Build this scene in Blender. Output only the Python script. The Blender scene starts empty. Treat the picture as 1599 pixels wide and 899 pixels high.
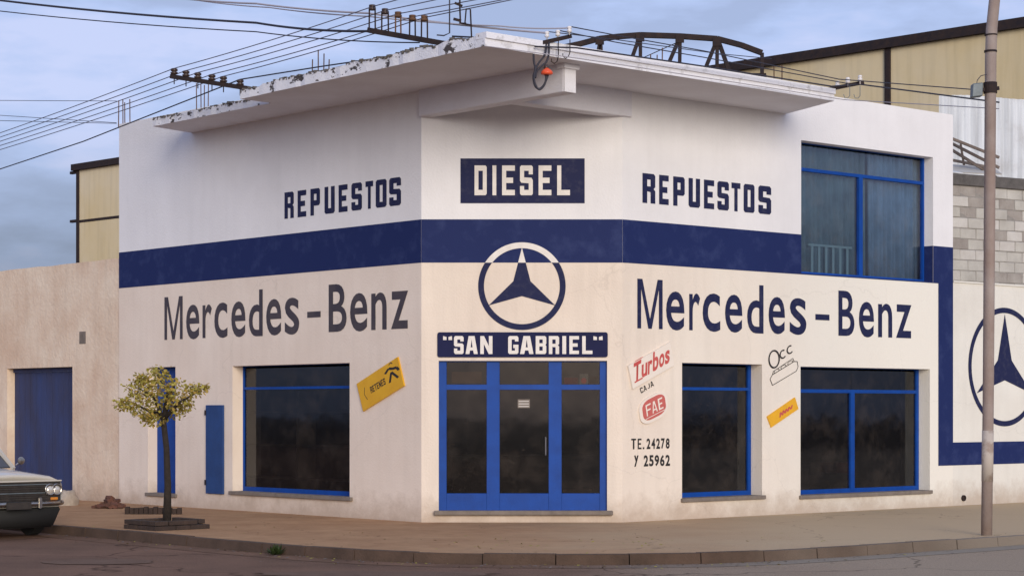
import bpy, bmesh, math, random
from mathutils import Vector, Matrix, noise
random.seed(7)
SC = bpy.context.scene
COL = SC.collection
R = math.radians

# ------------------------------------------------------------------ camera
F, CX, HY, EYE = 3100.0, 799.5, 640.0, 1.75      # focal length in photo pixels, centre column, horizon row, eye height
cam_d = bpy.data.cameras.new('camera'); cam = bpy.data.objects.new('camera', cam_d); COL.objects.link(cam)
cam.location = (0, 0, EYE); cam.rotation_euler = (R(90), 0, 0)
cam_d.sensor_width = 36; cam_d.lens = 36 * F / 1599; cam_d.shift_y = (HY - 449.5) / 1599
cam_d.clip_start = .1; cam_d.clip_end = 3000
SC.camera = cam

# ------------------------------------------------------------------ sky, sun, exposure
SUN_DIR = Vector((.21, -.86, .20)).normalized()   # towards the sun
elev = math.asin(SUN_DIR.z)
w = bpy.data.worlds.new('World'); SC.world = w; w.use_nodes = True
nt = w.node_tree; nt.nodes.clear(); N = nt.nodes.new; L = nt.links.new
out = N('ShaderNodeOutputWorld'); bg = N('ShaderNodeBackground'); L(bg.outputs[0], out.inputs[0])
bg.inputs['Strength'].default_value = .1
sky = N('ShaderNodeTexSky'); sky.sky_type = 'NISHITA'; sky.sun_disc = False
sky.sun_elevation = elev; sky.sun_rotation = math.atan2(SUN_DIR.x, SUN_DIR.y)
sky.dust_density = 2.0; sky.ozone_density = 2.0
tc = N('ShaderNodeTexCoord'); mp = N('ShaderNodeMapping'); mp.inputs['Scale'].default_value = (1.0, 1.0, 3.4)
mp.inputs['Location'].default_value = (.4, .2, .35)
L(tc.outputs['Generated'], mp.inputs[0])
n1 = N('ShaderNodeTexNoise'); n1.inputs['Scale'].default_value = 6.5; n1.inputs['Detail'].default_value = 7; n1.inputs['Roughness'].default_value = .48
L(mp.outputs[0], n1.inputs['Vector'])
cr = N('ShaderNodeValToRGB'); n2_ = N('ShaderNodeTexNoise'); n2_.inputs['Scale'].default_value = 17; n2_.inputs['Detail'].default_value = 8; n2_.inputs['Roughness'].default_value = .55; L(mp.outputs[0], n2_.inputs['Vector'])
mxn = N('ShaderNodeMix'); mxn.data_type = 'FLOAT'; mxn.inputs[0].default_value = .36; L(n1.outputs['Fac'], mxn.inputs[2]); L(n2_.outputs['Fac'], mxn.inputs[3]); L(mxn.outputs[0], cr.inputs[0])
cr.color_ramp.elements[0].position = .42; cr.color_ramp.elements[0].color = (.38, .455, .70, 1)
cr.color_ramp.elements[1].position = .585; cr.color_ramp.elements[1].color = (.58, .64, .93, 1)
e = cr.color_ramp.elements.new(.5); e.color = (.46, .56, .87, 1)
vm = N('ShaderNodeVectorMath'); vm.operation = 'SCALE'; L(cr.outputs[0], vm.inputs[0])
sx = N('ShaderNodeSeparateXYZ'); L(tc.outputs['Generated'], sx.inputs[0])          # cloud base is duller low over the roofs
mr = N('ShaderNodeMapRange'); mr.interpolation_type = 'SMOOTHSTEP'; mr.inputs[1].default_value = .06; mr.inputs[2].default_value = .15; mr.inputs[3].default_value = 3.3; mr.inputs[4].default_value = 6.4
L(sx.outputs['Z'], mr.inputs[0]); L(mr.outputs[0], vm.inputs['Scale'])
mx = N('ShaderNodeMix'); mx.data_type = 'RGBA'; mx.inputs[0].default_value = .88     # overcast: cloud over most of the blue
L(sky.outputs[0], mx.inputs[6]); L(vm.outputs[0], mx.inputs[7]); L(mx.outputs[2], bg.inputs['Color'])
sd = bpy.data.lights.new('sun', 'SUN'); so = bpy.data.objects.new('sun', sd); COL.objects.link(so)
sd.energy = 1.5; sd.angle = R(26); sd.color = (1.0, .90, .76)
so.rotation_euler = SUN_DIR.to_track_quat('Z', 'Y').to_euler(); so.location = (10, -10, 30)
SC.view_settings.view_transform = 'Standard'; SC.view_settings.look = 'None'
SC.view_settings.exposure = 0.72; SC.view_settings.gamma = 1

# ------------------------------------------------------------------ materials
def mat(name, col, rough=.75, var=.0, vscale=3.0, col2=None, thr=None, bump=0.0, bscale=40, metal=0.0, spec=.4, stretch=None, streak=0, coat=0.0, east=None, grime=None, cracks=0):
    """col mottled towards col2 (or a shifted tone) by world-space noise; thr=(lo,hi) makes the mottling hard-edged."""
    m = bpy.data.materials.new(name); m.use_nodes = True
    t = m.node_tree; b = t.nodes['Principled BSDF']; N = t.nodes.new; L = t.links.new
    b.inputs['Roughness'].default_value = rough; b.inputs['Metallic'].default_value = metal
    b.inputs['Specular IOR Level'].default_value = spec; b.inputs['Coat Weight'].default_value = coat
    b.inputs['Base Color'].default_value = (*col, 1)
    g = N('ShaderNodeNewGeometry'); mp = N('ShaderNodeMapping'); L(g.outputs['Position'], mp.inputs[0])
    if stretch: mp.inputs['Scale'].default_value = stretch
    if var or col2:
        n = N('ShaderNodeTexNoise'); n.inputs['Scale'].default_value = vscale; n.inputs['Detail'].default_value = 6; n.inputs['Roughness'].default_value = .62
        L(mp.outputs[0], n.inputs['Vector'])
        r = N('ShaderNodeMapRange'); lo, hi = thr or (.3, .7)
        r.inputs[1].default_value = lo; r.inputs[2].default_value = hi; L(n.outputs['Fac'], r.inputs[0])
        x = N('ShaderNodeMix'); x.data_type = 'RGBA'; L(r.outputs[0], x.inputs[0])
        x.inputs[6].default_value = (*col, 1)
        c2 = col2 or tuple(max(0, c * (1 - var)) for c in col)
        x.inputs[7].default_value = (*c2, 1)
        last = x.outputs[2]
        if streak:
            mp2 = N('ShaderNodeMapping'); mp2.inputs['Scale'].default_value = (5, 5, .35); L(g.outputs['Position'], mp2.inputs[0])
            n2 = N('ShaderNodeTexNoise'); n2.inputs['Scale'].default_value = 1.2; n2.inputs['Detail'].default_value = 5; L(mp2.outputs[0], n2.inputs['Vector'])
            r2 = N('ShaderNodeMapRange'); r2.inputs[1].default_value = .45; r2.inputs[2].default_value = .75
            r2.inputs[3].default_value = 1; r2.inputs[4].default_value = 1 - streak; L(n2.outputs['Fac'], r2.inputs[0])
            h = N('ShaderNodeVectorMath'); h.operation = 'SCALE'; L(last, h.inputs[0]); L(r2.outputs[0], h.inputs['Scale']); last = h.outputs[0]
        if east:      # other tone of the same surface towards the east end of the street: (colour, x0, x1)
            sp = N('ShaderNodeSeparateXYZ'); L(g.outputs['Position'], sp.inputs[0])
            n5 = N('ShaderNodeTexNoise'); n5.inputs['Scale'].default_value = .5; n5.inputs['Detail'].default_value = 4; L(g.outputs['Position'], n5.inputs['Vector'])
            ma = N('ShaderNodeMath'); ma.operation = 'MULTIPLY_ADD'; L(n5.outputs['Fac'], ma.inputs[0]); ma.inputs[1].default_value = 5; L(sp.outputs['X'], ma.inputs[2])
            r5 = N('ShaderNodeMapRange'); r5.interpolation_type = 'SMOOTHSTEP'; r5.inputs[1].default_value = east[1] + 2.5; r5.inputs[2].default_value = east[2] + 2.5; L(ma.outputs[0], r5.inputs[0])
            x5 = N('ShaderNodeMix'); x5.data_type = 'RGBA'; L(r5.outputs[0], x5.inputs[0]); L(last, x5.inputs[6]); x5.inputs[7].default_value = (*east[0], 1); last = x5.outputs[2]
        if grime:     # splash dirt with a ragged upper edge along the foot of the wall
            s6 = N('ShaderNodeSeparateXYZ'); L(g.outputs['Position'], s6.inputs[0])
            n6 = N('ShaderNodeTexNoise'); n6.inputs['Scale'].default_value = 2.6; n6.inputs['Detail'].default_value = 8; n6.inputs['Roughness'].default_value = .7; L(g.outputs['Position'], n6.inputs['Vector'])
            a6 = N('ShaderNodeMath'); a6.operation = 'MULTIPLY_ADD'; L(n6.outputs['Fac'], a6.inputs[0]); a6.inputs[1].default_value = -.9; L(s6.outputs['Z'], a6.inputs[2])
            r6 = N('ShaderNodeMapRange'); r6.inputs[1].default_value = -.45; r6.inputs[2].default_value = .02; r6.inputs[3].default_value = .62; r6.inputs[4].default_value = 0; L(a6.outputs[0], r6.inputs[0])
            x6 = N('ShaderNodeMix'); x6.data_type = 'RGBA'; L(r6.outputs[0], x6.inputs[0]); L(last, x6.inputs[6]); x6.inputs[7].default_value = (*grime, 1); last = x6.outputs[2]
        if cracks:
            n7 = N('ShaderNodeTexNoise'); n7.inputs['Scale'].default_value = 1.1; n7.inputs['Detail'].default_value = 6; L(g.outputs['Position'], n7.inputs['Vector'])
            m7 = N('ShaderNodeMixRGB'); m7.blend_type = 'ADD'; m7.inputs[0].default_value = 1.4; L(g.outputs['Position'], m7.inputs[1]); L(n7.outputs['Color'], m7.inputs[2])
            v7 = N('ShaderNodeTexVoronoi'); v7.feature = 'DISTANCE_TO_EDGE'; v7.inputs['Scale'].default_value = .32; L(m7.outputs[0], v7.inputs['Vector'])
            r7 = N('ShaderNodeMapRange'); r7.inputs[1].default_value = 0; r7.inputs[2].default_value = .0035; r7.inputs[3].default_value = 1 - cracks; r7.inputs[4].default_value = 1; L(v7.outputs['Distance'], r7.inputs[0])
            h7 = N('ShaderNodeVectorMath'); h7.operation = 'SCALE'; L(last, h7.inputs[0]); L(r7.outputs[0], h7.inputs['Scale']); last = h7.outputs[0]
        L(last, b.inputs['Base Color'])
    if bump:
        n3 = N('ShaderNodeTexNoise'); n3.inputs['Scale'].default_value = bscale; n3.inputs['Detail'].default_value = 5; L(g.outputs['Position'], n3.inputs['Vector'])
        bu = N('ShaderNodeBump'); bu.inputs['Strength'].default_value = bump; bu.inputs['Distance'].default_value = .02
        L(n3.outputs['Fac'], bu.inputs['Height']); L(bu.outputs[0], b.inputs['Normal'])
    return m

def glass_mat(name, tint, refl=.06):
    m = bpy.data.materials.new(name); m.use_nodes = True; t = m.node_tree; t.nodes.clear(); N = t.nodes.new; L = t.links.new
    o = N('ShaderNodeOutputMaterial'); mxs = N('ShaderNodeMixShader'); tr = N('ShaderNodeBsdfTransparent'); gl = N('ShaderNodeBsdfGlossy')
    tr.inputs[0].default_value = (*tint, 1); gl.inputs['Roughness'].default_value = .05; gl.inputs[0].default_value = (.9, .93, 1, 1)
    lw = N('ShaderNodeLayerWeight'); lw.inputs[0].default_value = .5
    pw = N('ShaderNodeMath'); pw.operation = 'POWER'; L(lw.outputs['Facing'], pw.inputs[0]); pw.inputs[1].default_value = 5
    fr = N('ShaderNodeMath'); fr.operation = 'MULTIPLY_ADD'; L(pw.outputs[0], fr.inputs[0]); fr.inputs[1].default_value = .9; fr.inputs[2].default_value = refl
    g = N('ShaderNodeNewGeometry'); n = N('ShaderNodeTexNoise'); n.inputs['Scale'].default_value = 1.3; L(g.outputs['Position'], n.inputs['Vector'])
    bu = N('ShaderNodeBump'); bu.inputs['Strength'].default_value = .06; bu.inputs['Distance'].default_value = .05; L(n.outputs['Fac'], bu.inputs['Height'])
    L(bu.outputs[0], gl.inputs['Normal'])
    L(fr.outputs[0], mxs.inputs[0]); L(tr.outputs[0], mxs.inputs[1]); L(gl.outputs[0], mxs.inputs[2]); df = N('ShaderNodeBsdfDiffuse'); df.inputs[0].default_value = (.42, .33, .27, 1)  # dusty smears and streaks painted on the panes in place of broken reflections
    nd = N('ShaderNodeTexNoise'); nd.inputs['Scale'].default_value = 2.3; nd.inputs['Detail'].default_value = 8; nd.inputs['Roughness'].default_value = .68; nd.inputs['Distortion'].default_value = .25; L(g.outputs['Position'], nd.inputs['Vector'])
    rd = N('ShaderNodeMapRange'); rd.inputs[1].default_value = .46; rd.inputs[2].default_value = .72; rd.inputs[3].default_value = .003; rd.inputs[4].default_value = .045; L(nd.outputs['Fac'], rd.inputs[0])
    mp9 = N('ShaderNodeMapping'); mp9.inputs['Scale'].default_value = (9, 9, 30); mp9.inputs['Rotation'].default_value = (.4, .5, .9); L(g.outputs['Position'], mp9.inputs[0])
    n9 = N('ShaderNodeTexNoise'); n9.inputs['Scale'].default_value = 1.6; n9.inputs['Detail'].default_value = 3; L(mp9.outputs[0], n9.inputs['Vector'])
    r9 = N('ShaderNodeMapRange'); r9.inputs[1].default_value = .66; r9.inputs[2].default_value = .78; r9.inputs[3].default_value = 0; r9.inputs[4].default_value = .10; L(n9.outputs['Fac'], r9.inputs[0])
    ad = N('ShaderNodeMath'); ad.operation = 'ADD'; L(rd.outputs[0], ad.inputs[0]); L(r9.outputs[0], ad.inputs[1])
    md = N('ShaderNodeMixShader'); L(ad.outputs[0], md.inputs[0]); L(mxs.outputs[0], md.inputs[1]); L(df.outputs[0], md.inputs[2]); L(md.outputs[0], o.inputs[0])
    return m

M = {}
M['wall_hi'] = mat('white limewash', (.82, .81, .825), .85, col2=(.73, .72, .735), vscale=.6, bump=.25, bscale=30, streak=.03)
M['wall_lo'] = mat('cream masonry paint', (.79, .69, .59), .85, col2=(.72, .62, .53), vscale=.7, bump=.3, bscale=30, streak=.09, east=((.78, .745, .67), 1.0, 7), grime=(.36, .26, .18), cracks=.09)
M['soffit'] = mat('aged white concrete soffit', (.74, .74, .80), .9, col2=(.66, .65, .70), vscale=1.3, bump=.3)
M['beam_white'] = mat('white painted concrete', (.78, .77, .80), .85, col2=(.58, .56, .58), vscale=6, thr=(.55, .75), bump=.3)
M['fascia_worn'] = mat('flaking white paint over dark concrete', (.78, .78, .82), .9, col2=(.07, .06, .06), vscale=4.2, thr=(.56, .59), bump=.5, stretch=(1, 1, 1.8))
M['fascia'] = mat('white canopy edge paint', (.78, .78, .83), .85, col2=(.50, .49, .50), vscale=5, thr=(.56, .72), bump=.3)
M['concrete_dark'] = mat('dark weathered concrete', (.13, .12, .115), .95, var=.4, vscale=6, bump=.5)
M['navy'] = mat('navy wall paint', (.011, .021, .098), .7, col2=(.030, .045, .140), vscale=3.2, thr=(.50, .78), bump=.12, bscale=60, spec=.2)
M['navy_text'] = mat('navy lettering paint', (.014, .018, .065), .7, col2=(.040, .042, .085), vscale=9, thr=(.5, .75), spec=.2)
M['navy_board'] = mat('navy enamel board', (.012, .015, .065), .65, var=.2, vscale=3, spec=.15)
M['white_text'] = mat('white lettering paint', (.80, .76, .72), .6, col2=(.68, .64, .60), vscale=6)
M['black_text'] = mat('black lettering paint', (.02, .018, .018), .6)
M['blue'] = mat('glossy blue joinery paint', (.004, .060, .32), .5, col2=(.004, .045, .24), vscale=4, bump=.08, spec=.2)
M['blue_dull'] = mat('faded blue board paint', (.032, .052, .155), .7, col2=(.034, .038, .085), vscale=3, bump=.2, stretch=(1, 1, .3))
M['blue_hatch'] = mat('dusty blue hatch paint', (.018, .060, .20), .7, col2=(.014, .045, .15), vscale=4, bump=.2)
M['yellow'] = mat('yellow sign enamel', (.72, .40, .018), .45, col2=(.64, .33, .014), vscale=4)
M['orange_sign'] = mat('orange yellow sign enamel', (.80, .42, .02), .5, var=.12, vscale=6)
M['red'] = mat('faded red sign paint', (.50, .06, .055), .5, col2=(.56, .12, .10), vscale=10)
M['red_faded'] = mat('salmon red badge enamel', (.56, .13, .11), .5, var=.12, vscale=10)
M['sign_white'] = mat('cream sign plate', (.80, .72, .64), .7, var=.06, vscale=5, spec=.2)
M['glass'] = glass_mat('window glass', (.50, .50, .48))
M['glass_blue'] = glass_mat('blue tinted window glass', (.86, .93, .97))
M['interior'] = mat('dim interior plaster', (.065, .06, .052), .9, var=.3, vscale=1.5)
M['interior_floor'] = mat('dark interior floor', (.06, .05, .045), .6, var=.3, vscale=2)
M['curtain'] = mat('blue grey curtain cloth', (.115, .165, .235), .9, var=.45, vscale=3)
M['curtain_green'] = mat('grey green curtain cloth', (.075, .11, .125), .9, var=.5, vscale=3)
M['carton'] = mat('brown carton', (.12, .07, .04), .85, var=.25, vscale=8)
M['red_box'] = mat('red printed box', (.34, .05, .04), .6)
M['red_dim'] = mat('dull red box', (.10, .02, .018), .7)
M['white_box'] = mat('white printed box', (.5, .46, .42), .6)
M['railing_paint'] = mat('grey green railing paint', (.13, .17, .17), .7)
M['counter'] = mat('dark counter wood', (.035, .028, .022), .6)
M['left_text'] = mat('sun bleached dark lettering paint', (.050, .044, .062), .7, col2=(.085, .072, .080), vscale=3, spec=.2)
M['steel_dark'] = mat('dark rusty steel', (.022, .019, .024), .85, col2=(.045, .030, .026), vscale=7, bump=.3, spec=.15)
M['steel_grey'] = mat('grey galvanised steel', (.16, .19, .21), .55, var=.35, vscale=8, metal=.3)
M['rust'] = mat('rusty iron', (.18, .095, .055), .85, var=.5, vscale=12)
M['wire'] = mat('dark cable', (.03, .03, .045), .6)
M['wire_grey'] = mat('weathered bare wire', (.12, .12, .16), .6)
M['wire_pale'] = mat('pale cable', (.36, .34, .38), .6)
M['porcelain'] = mat('white porcelain', (.75, .72, .72), .25, spec=.6)
M['porcelain_brown'] = mat('brown glazed insulator', (.05, .032, .028), .3)
M['orange'] = mat('orange red plastic', (.72, .09, .03), .4)
M['sidewalk'] = mat('worn tan cement pavement', (.47, .285, .155), 1, col2=(.36, .205, .11), vscale=1.4, bump=.5, bscale=25, spec=.08, cracks=.45, streak=.12, east=((.50, .375, .235), -1.5, 5))
M['wall_glare_tint'] = mat('cream masonry paint with glare tint', (.83, .72, .62), .85, col2=(.74, .62, .52), vscale=.7, bump=.25, bscale=30, streak=.05, grime=(.36, .26, .18), cracks=.09)  # left wall's lower paint, with the tint of reflected glare put into its colour
M['yard_white'] = mat('off white wall paint', (.77, .75, .69), .85, col2=(.68, .65, .59), vscale=.7, bump=.25, bscale=30, streak=.04, grime=(.36, .26, .18), cracks=.09)
M['kerb'] = mat('dirty concrete kerb', (.105, .065, .045), .95, col2=(.06, .038, .026), vscale=2.5, bump=.5, east=((.22, .18, .14), 2, 7))
M['gutter'] = mat('concrete gutter', (.22, .13, .085), 1, spec=.08, col2=(.13, .08, .055), vscale=1.2, bump=.3, east=((.28, .24, .19), -1, 5))
M['sill'] = mat('grey stone sill', (.23, .19, .16), .8, var=.35, vscale=6, bump=.2)
M['plaster_old'] = mat('stained old pink plaster', (.80, .67, .53), .95, col2=(.66, .49, .36), vscale=.9, bump=.6, bscale=14, streak=.10, thr=(.35, .65), grime=(.36, .26, .18), cracks=.09)
M['warehouse'] = mat('ochre sheet cladding', (.70, .60, .42), .8, col2=(.64, .51, .28), vscale=.35, streak=.12, bump=.1)
M['white_sheet'] = mat('white painted corrugated iron', (.66, .69, .73), .7, col2=(.46, .45, .45), vscale=1.5, thr=(.5, .85), streak=.3)
M['block'] = mat('grey concrete block', (.52, .50, .46), .95, col2=(.36, .34, .31), vscale=1.6, bump=.7, bscale=35)
M['mortar'] = mat('mortar', (.30, .28, .26), .95, var=.3, vscale=8, bump=.6)
M['block_dark'] = mat('stained concrete block', (.38, .35, .32), .95, col2=(.25, .22, .20), vscale=2.5, bump=.7, bscale=35)
M['block_light'] = mat('pale concrete block', (.58, .56, .53), .95, col2=(.45, .42, .39), vscale=2.5, bump=.7, bscale=35)
M['pole'] = mat('weathered concrete pole', (.36, .30, .275), .9, col2=(.24, .17, .14), vscale=1.2, bump=.3, streak=.15)
M['pole_paint'] = mat('pale worn paint on pole', (.46, .40, .35), .85, col2=(.30, .23, .19), vscale=5, thr=(.48, .62))
M['wood'] = mat('grey weathered timber', (.20, .16, .14), .9, var=.5, vscale=6, bump=.4)
M['brick'] = mat('dull old brick', (.062, .040, .031), .95, col2=(.035, .024, .02), vscale=7, bump=.5)
M['soil'] = mat('dark soil', (.07, .045, .03), 1, var=.4, vscale=12, bump=.8)
M['bark'] = mat('dark bark', (.035, .026, .02), .95, var=.4, vscale=14, bump=.7)
def leaf_mat(name, a, b, vs):
    m = mat(name, a, .6, col2=b, vscale=vs, spec=.25); return m
M['leaf'] = leaf_mat('olive yellow leaves', (.36, .30, .055), (.25, .22, .045), 6)
M['leaf_light'] = leaf_mat('yellowing leaves', (.40, .27, .06), (.30, .21, .045), 8)
M['weed'] = leaf_mat('dark green weed', (.035, .055, .014), (.02, .035, .01), 9)
M['car_paint'] = mat('pale beige car enamel', (.55, .51, .45), .32, var=.12, vscale=1, coat=.5)
M['car_dark'] = mat('dark car trim', (.045, .036, .030), .45, col2=(.02, .017, .015), vscale=10)
M['chrome'] = mat('dulled chrome', (.50, .47, .43), .28, metal=1.0, var=.3, vscale=14)
M['rubber'] = mat('tyre rubber', (.02, .02, .02), .85)
M['lamp_glass'] = mat('headlamp glass', (.62, .58, .52), .12, spec=.9, metal=.4)
M['amber'] = mat('amber lens', (.55, .2, .03), .3)
M['car_glass'] = mat('dark car glass', (.05, .05, .055), .08, spec=.9)
M['rubble'] = mat('broken red brick and earth', (.16, .065, .045), .95, col2=(.07, .04, .03), vscale=9, bump=.5)
M['plaster_bag'] = mat('pale dusty sacking', (.48, .40, .32), .95, var=.3, vscale=8)
M['roof_grey'] = mat('grey bitumen roof', (.12, .115, .11), .9, var=.3, vscale=2)
M['rust_orange'] = mat('faded orange sticker', (.36, .15, .03), .7, col2=(.20, .09, .02), vscale=25)
M['paper'] = mat('white paper', (.6, .58, .55), .8)
# asphalt with cracks and oil stains
def asphalt():
    m = mat('brown grey asphalt', (.23, .135, .092), 1, spec=.08, col2=(.135, .085, .060), vscale=.55, bump=.6, bscale=60, east=((.345, .27, .195), -1, 5))
    t = m.node_tree; N = t.nodes.new; L = t.links.new; b = t.nodes['Principled BSDF']
    src = b.inputs['Base Color'].links[0].from_socket
    g = N('ShaderNodeNewGeometry'); v = N('ShaderNodeTexVoronoi'); v.feature = 'DISTANCE_TO_EDGE'; v.inputs['Scale'].default_value = .22
    n = N('ShaderNodeTexNoise'); n.inputs['Scale'].default_value = 1.5; L(g.outputs['Position'], n.inputs['Vector'])
    ad = N('ShaderNodeMixRGB'); ad.blend_type = 'ADD'; ad.inputs[0].default_value = .9; L(g.outputs['Position'], ad.inputs[1]); L(n.outputs['Color'], ad.inputs[2])
    L(ad.outputs[0], v.inputs['Vector'])
    r = N('ShaderNodeMapRange'); r.inputs[1].default_value = .0; r.inputs[2].default_value = .008; r.inputs[3].default_value = .45; r.inputs[4].default_value = 1; L(v.outputs['Distance'], r.inputs[0])
    f = N('ShaderNodeTexNoise'); f.inputs['Scale'].default_value = 55; L(g.outputs['Position'], f.inputs['Vector'])
    r2 = N('ShaderNodeMapRange'); r2.inputs[1].default_value = .3; r2.inputs[2].default_value = .7; r2.inputs[3].default_value = .75; r2.inputs[4].default_value = 1.25; L(f.outputs['Fac'], r2.inputs[0])
    mu = N('ShaderNodeMath'); mu.operation = 'MULTIPLY'; L(r.outputs[0], mu.inputs[0]); L(r2.outputs[0], mu.inputs[1])
    sc = N('ShaderNodeVectorMath'); sc.operation = 'SCALE'; L(src, sc.inputs[0]); L(mu.outputs[0], sc.inputs['Scale']); L(sc.outputs[0], b.inputs['Base Color'])
    return m
M['asphalt'] = asphalt()

# ------------------------------------------------------------------ object helpers
OFF = {}
def tag(o, label=None, cat=None, group=None, kind=None):
    if label: o['label'] = label
    if cat: o['category'] = cat
    if group: o['group'] = group
    if kind: o['kind'] = kind
    return o
def empty(name, loc, label, cat, group=None, kind=None):
    o = bpy.data.objects.new(name, None); COL.objects.link(o); o.location = loc; o.empty_display_size = .2
    OFF[o] = Vector(loc)
    return tag(o, label, cat, group, kind)
def finish(name, me, mats, parent=None, smooth=False, origin=None):
    """link a mesh whose vertices are in world space; origin moves to the parent's base (or its own base)"""
    if not isinstance(mats, (list, tuple)): mats = [mats]
    for m_ in mats: me.materials.append(m_)
    if smooth:
        for p in me.polygons: p.use_smooth = True
    o = bpy.data.objects.new(name, me); COL.objects.link(o)
    if parent is not None:
        base = OFF[parent]; o.parent = parent
        me.transform(Matrix.Translation(-base)); OFF[o] = base
    else:
        if origin is None and len(me.vertices):
            xs = [v.co for v in me.vertices]
            origin = Vector(((min(c.x for c in xs) + max(c.x for c in xs)) / 2, (min(c.y for c in xs) + max(c.y for c in xs)) / 2, min(c.z for c in xs)))
        origin = Vector(origin or (0, 0, 0))
        me.transform(Matrix.Translation(-origin)); o.location = origin; OFF[o] = origin
    return o
class MB:
    def __init__(s): s.bm = bmesh.new(); s.mi = 0
    def face(s, pts):
        f = s.bm.faces.new([s.bm.verts.new(p) for p in pts]); f.material_index = s.mi; return f
    def hexa(s, c):
        v = [s.bm.verts.new(p) for p in c]
        for q in ((0, 3, 2, 1), (4, 5, 6, 7), (0, 1, 5, 4), (1, 2, 6, 5), (2, 3, 7, 6), (3, 0, 4, 7)):
            f = s.bm.faces.new([v[i] for i in q]); f.material_index = s.mi
        return s
    def box(s, x0, x1, y0, y1, z0, z1, fr=None):
        c = [(x0, y0, z0), (x1, y0, z0), (x1, y1, z0), (x0, y1, z0), (x0, y0, z1), (x1, y0, z1), (x1, y1, z1), (x0, y1, z1)]
        if fr: c = [fr(*p) for p in c]
        return s.hexa(c)
    def prism(s, poly, z0, z1, fr=None, top_jit=None):
        fr = fr or (lambda x, y, z: Vector((x, y, z)))
        a = [s.bm.verts.new(fr(x, y, z0)) for x, y in poly]
        b = [s.bm.verts.new(fr(x, y, z1 + (top_jit(i) if top_jit else 0))) for i, (x, y) in enumerate(poly)]
        n = len(poly)
        for f in (a[::-1], b): s.bm.faces.new(f).material_index = s.mi
        for i in range(n): s.bm.faces.new((a[i], a[(i + 1) % n], b[(i + 1) % n], b[i])).material_index = s.mi
        return s
    def bar(s, p, q, w_, h_=None, up=Vector((0, 0, 1))):
        p, q = Vector(p), Vector(q); h_ = h_ or w_; d = (q - p).normalized()
        if abs(d.dot(up)) > .97: up = Vector((0, 1, 0))
        x = d.cross(up).normalized(); y = x.cross(d).normalized()
        c = [p - x * w_ / 2 - y * h_ / 2, p + x * w_ / 2 - y * h_ / 2, p + x * w_ / 2 + y * h_ / 2, p - x * w_ / 2 + y * h_ / 2]
        return s.hexa(c + [v + (q - p) for v in c])
    def tube(s, pts, r, seg=8, rs=None, cap=True):
        pts = [Vector(p) for p in pts]; rings = []
        px = None
        for i, p in enumerate(pts):
            d = (pts[min(i + 1, len(pts) - 1)] - pts[max(i - 1, 0)]).normalized()
            x = (px - d * px.dot(d)).normalized() if px is not None else d.cross(Vector((0, 0, 1)) if abs(d.z) < .95 else Vector((0, 1, 0))).normalized()
            px = x; y = d.cross(x); rr = rs[i] if rs else r
            rings.append([s.bm.verts.new(p + (x * math.cos(2 * math.pi * k / seg) + y * math.sin(2 * math.pi * k / seg)) * rr) for k in range(seg)])
        for a, b in zip(rings, rings[1:]):
            for k in range(seg): s.bm.faces.new((a[k], a[(k + 1) % seg], b[(k + 1) % seg], b[k])).material_index = s.mi
        if cap: s.bm.faces.new(rings[0][::-1]).material_index = s.mi; s.bm.faces.new(rings[-1]).material_index = s.mi
        return s
    def lathe(s, c, prof, seg=14, axis=Vector((0, 0, 1))):
        axis = Vector(axis).normalized(); x = axis.cross(Vector((.3, .8, .1))).normalized(); y = axis.cross(x); c = Vector(c); rings = []
        for r, h in prof:
            rings.append([s.bm.verts.new(c + axis * h + (x * math.cos(2 * math.pi * k / seg) + y * math.sin(2 * math.pi * k / seg)) * max(r, .0005)) for k in range(seg)])
        for a, b in zip(rings, rings[1:]):
            for k in range(seg): s.bm.faces.new((a[k], a[(k + 1) % seg], b[(k + 1) % seg], b[k])).material_index = s.mi
        s.bm.faces.new(rings[0][::-1]).material_index = s.mi; s.bm.faces.new(rings[-1]).material_index = s.mi
        return s
    def bevel(s, w_, seg=1):
        bmesh.ops.bevel(s.bm, geom=list(s.bm.edges), offset=w_, segments=seg, affect='EDGES', clamp_overlap=True); return s
    def build(s, name, mats, parent=None, smooth=False, origin=None):
        bmesh.ops.recalc_face_normals(s.bm, faces=s.bm.faces)
        me = bpy.data.meshes.new(name); s.bm.to_mesh(me); s.bm.free()
        return finish(name, me, mats, parent, smooth, origin)

def P(px, py, Y):
    return Vector(((px - CX) / F * Y, Y, EYE + (HY - py) / F * Y))

class Wall:
    """a vertical plane: s runs to the viewer's right, z up, off outwards"""
    def __init__(s, o, d):
        s.o = Vector((o[0], o[1], 0)); s.d = Vector((d[0], d[1], 0)).normalized(); s.n = Vector((s.d.y, -s.d.x, 0))
    def __call__(s, a, z, off=0): return s.o + s.d * a + Vector((0, 0, z)) + s.n * off
    def hit(s, px, py=HY, off=0):
        u = (px - CX) / F; o = s.o + s.n * off       # x = u*y
        t = (u * o.y - o.x) / (s.d.x - u * s.d.y); p = o + s.d * t
        return t, EYE + (HY - py) / F * p.y
    def s(s, px, off=0): return s.hit(px, HY, off)[0]
WC = Wall((-1.415, 31), (1, 0))
WL = Wall((-1.415, 31), (.677, -.736))
WR = Wall((1.725, 31), (.7645, .6446))
CW = 3.14

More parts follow.
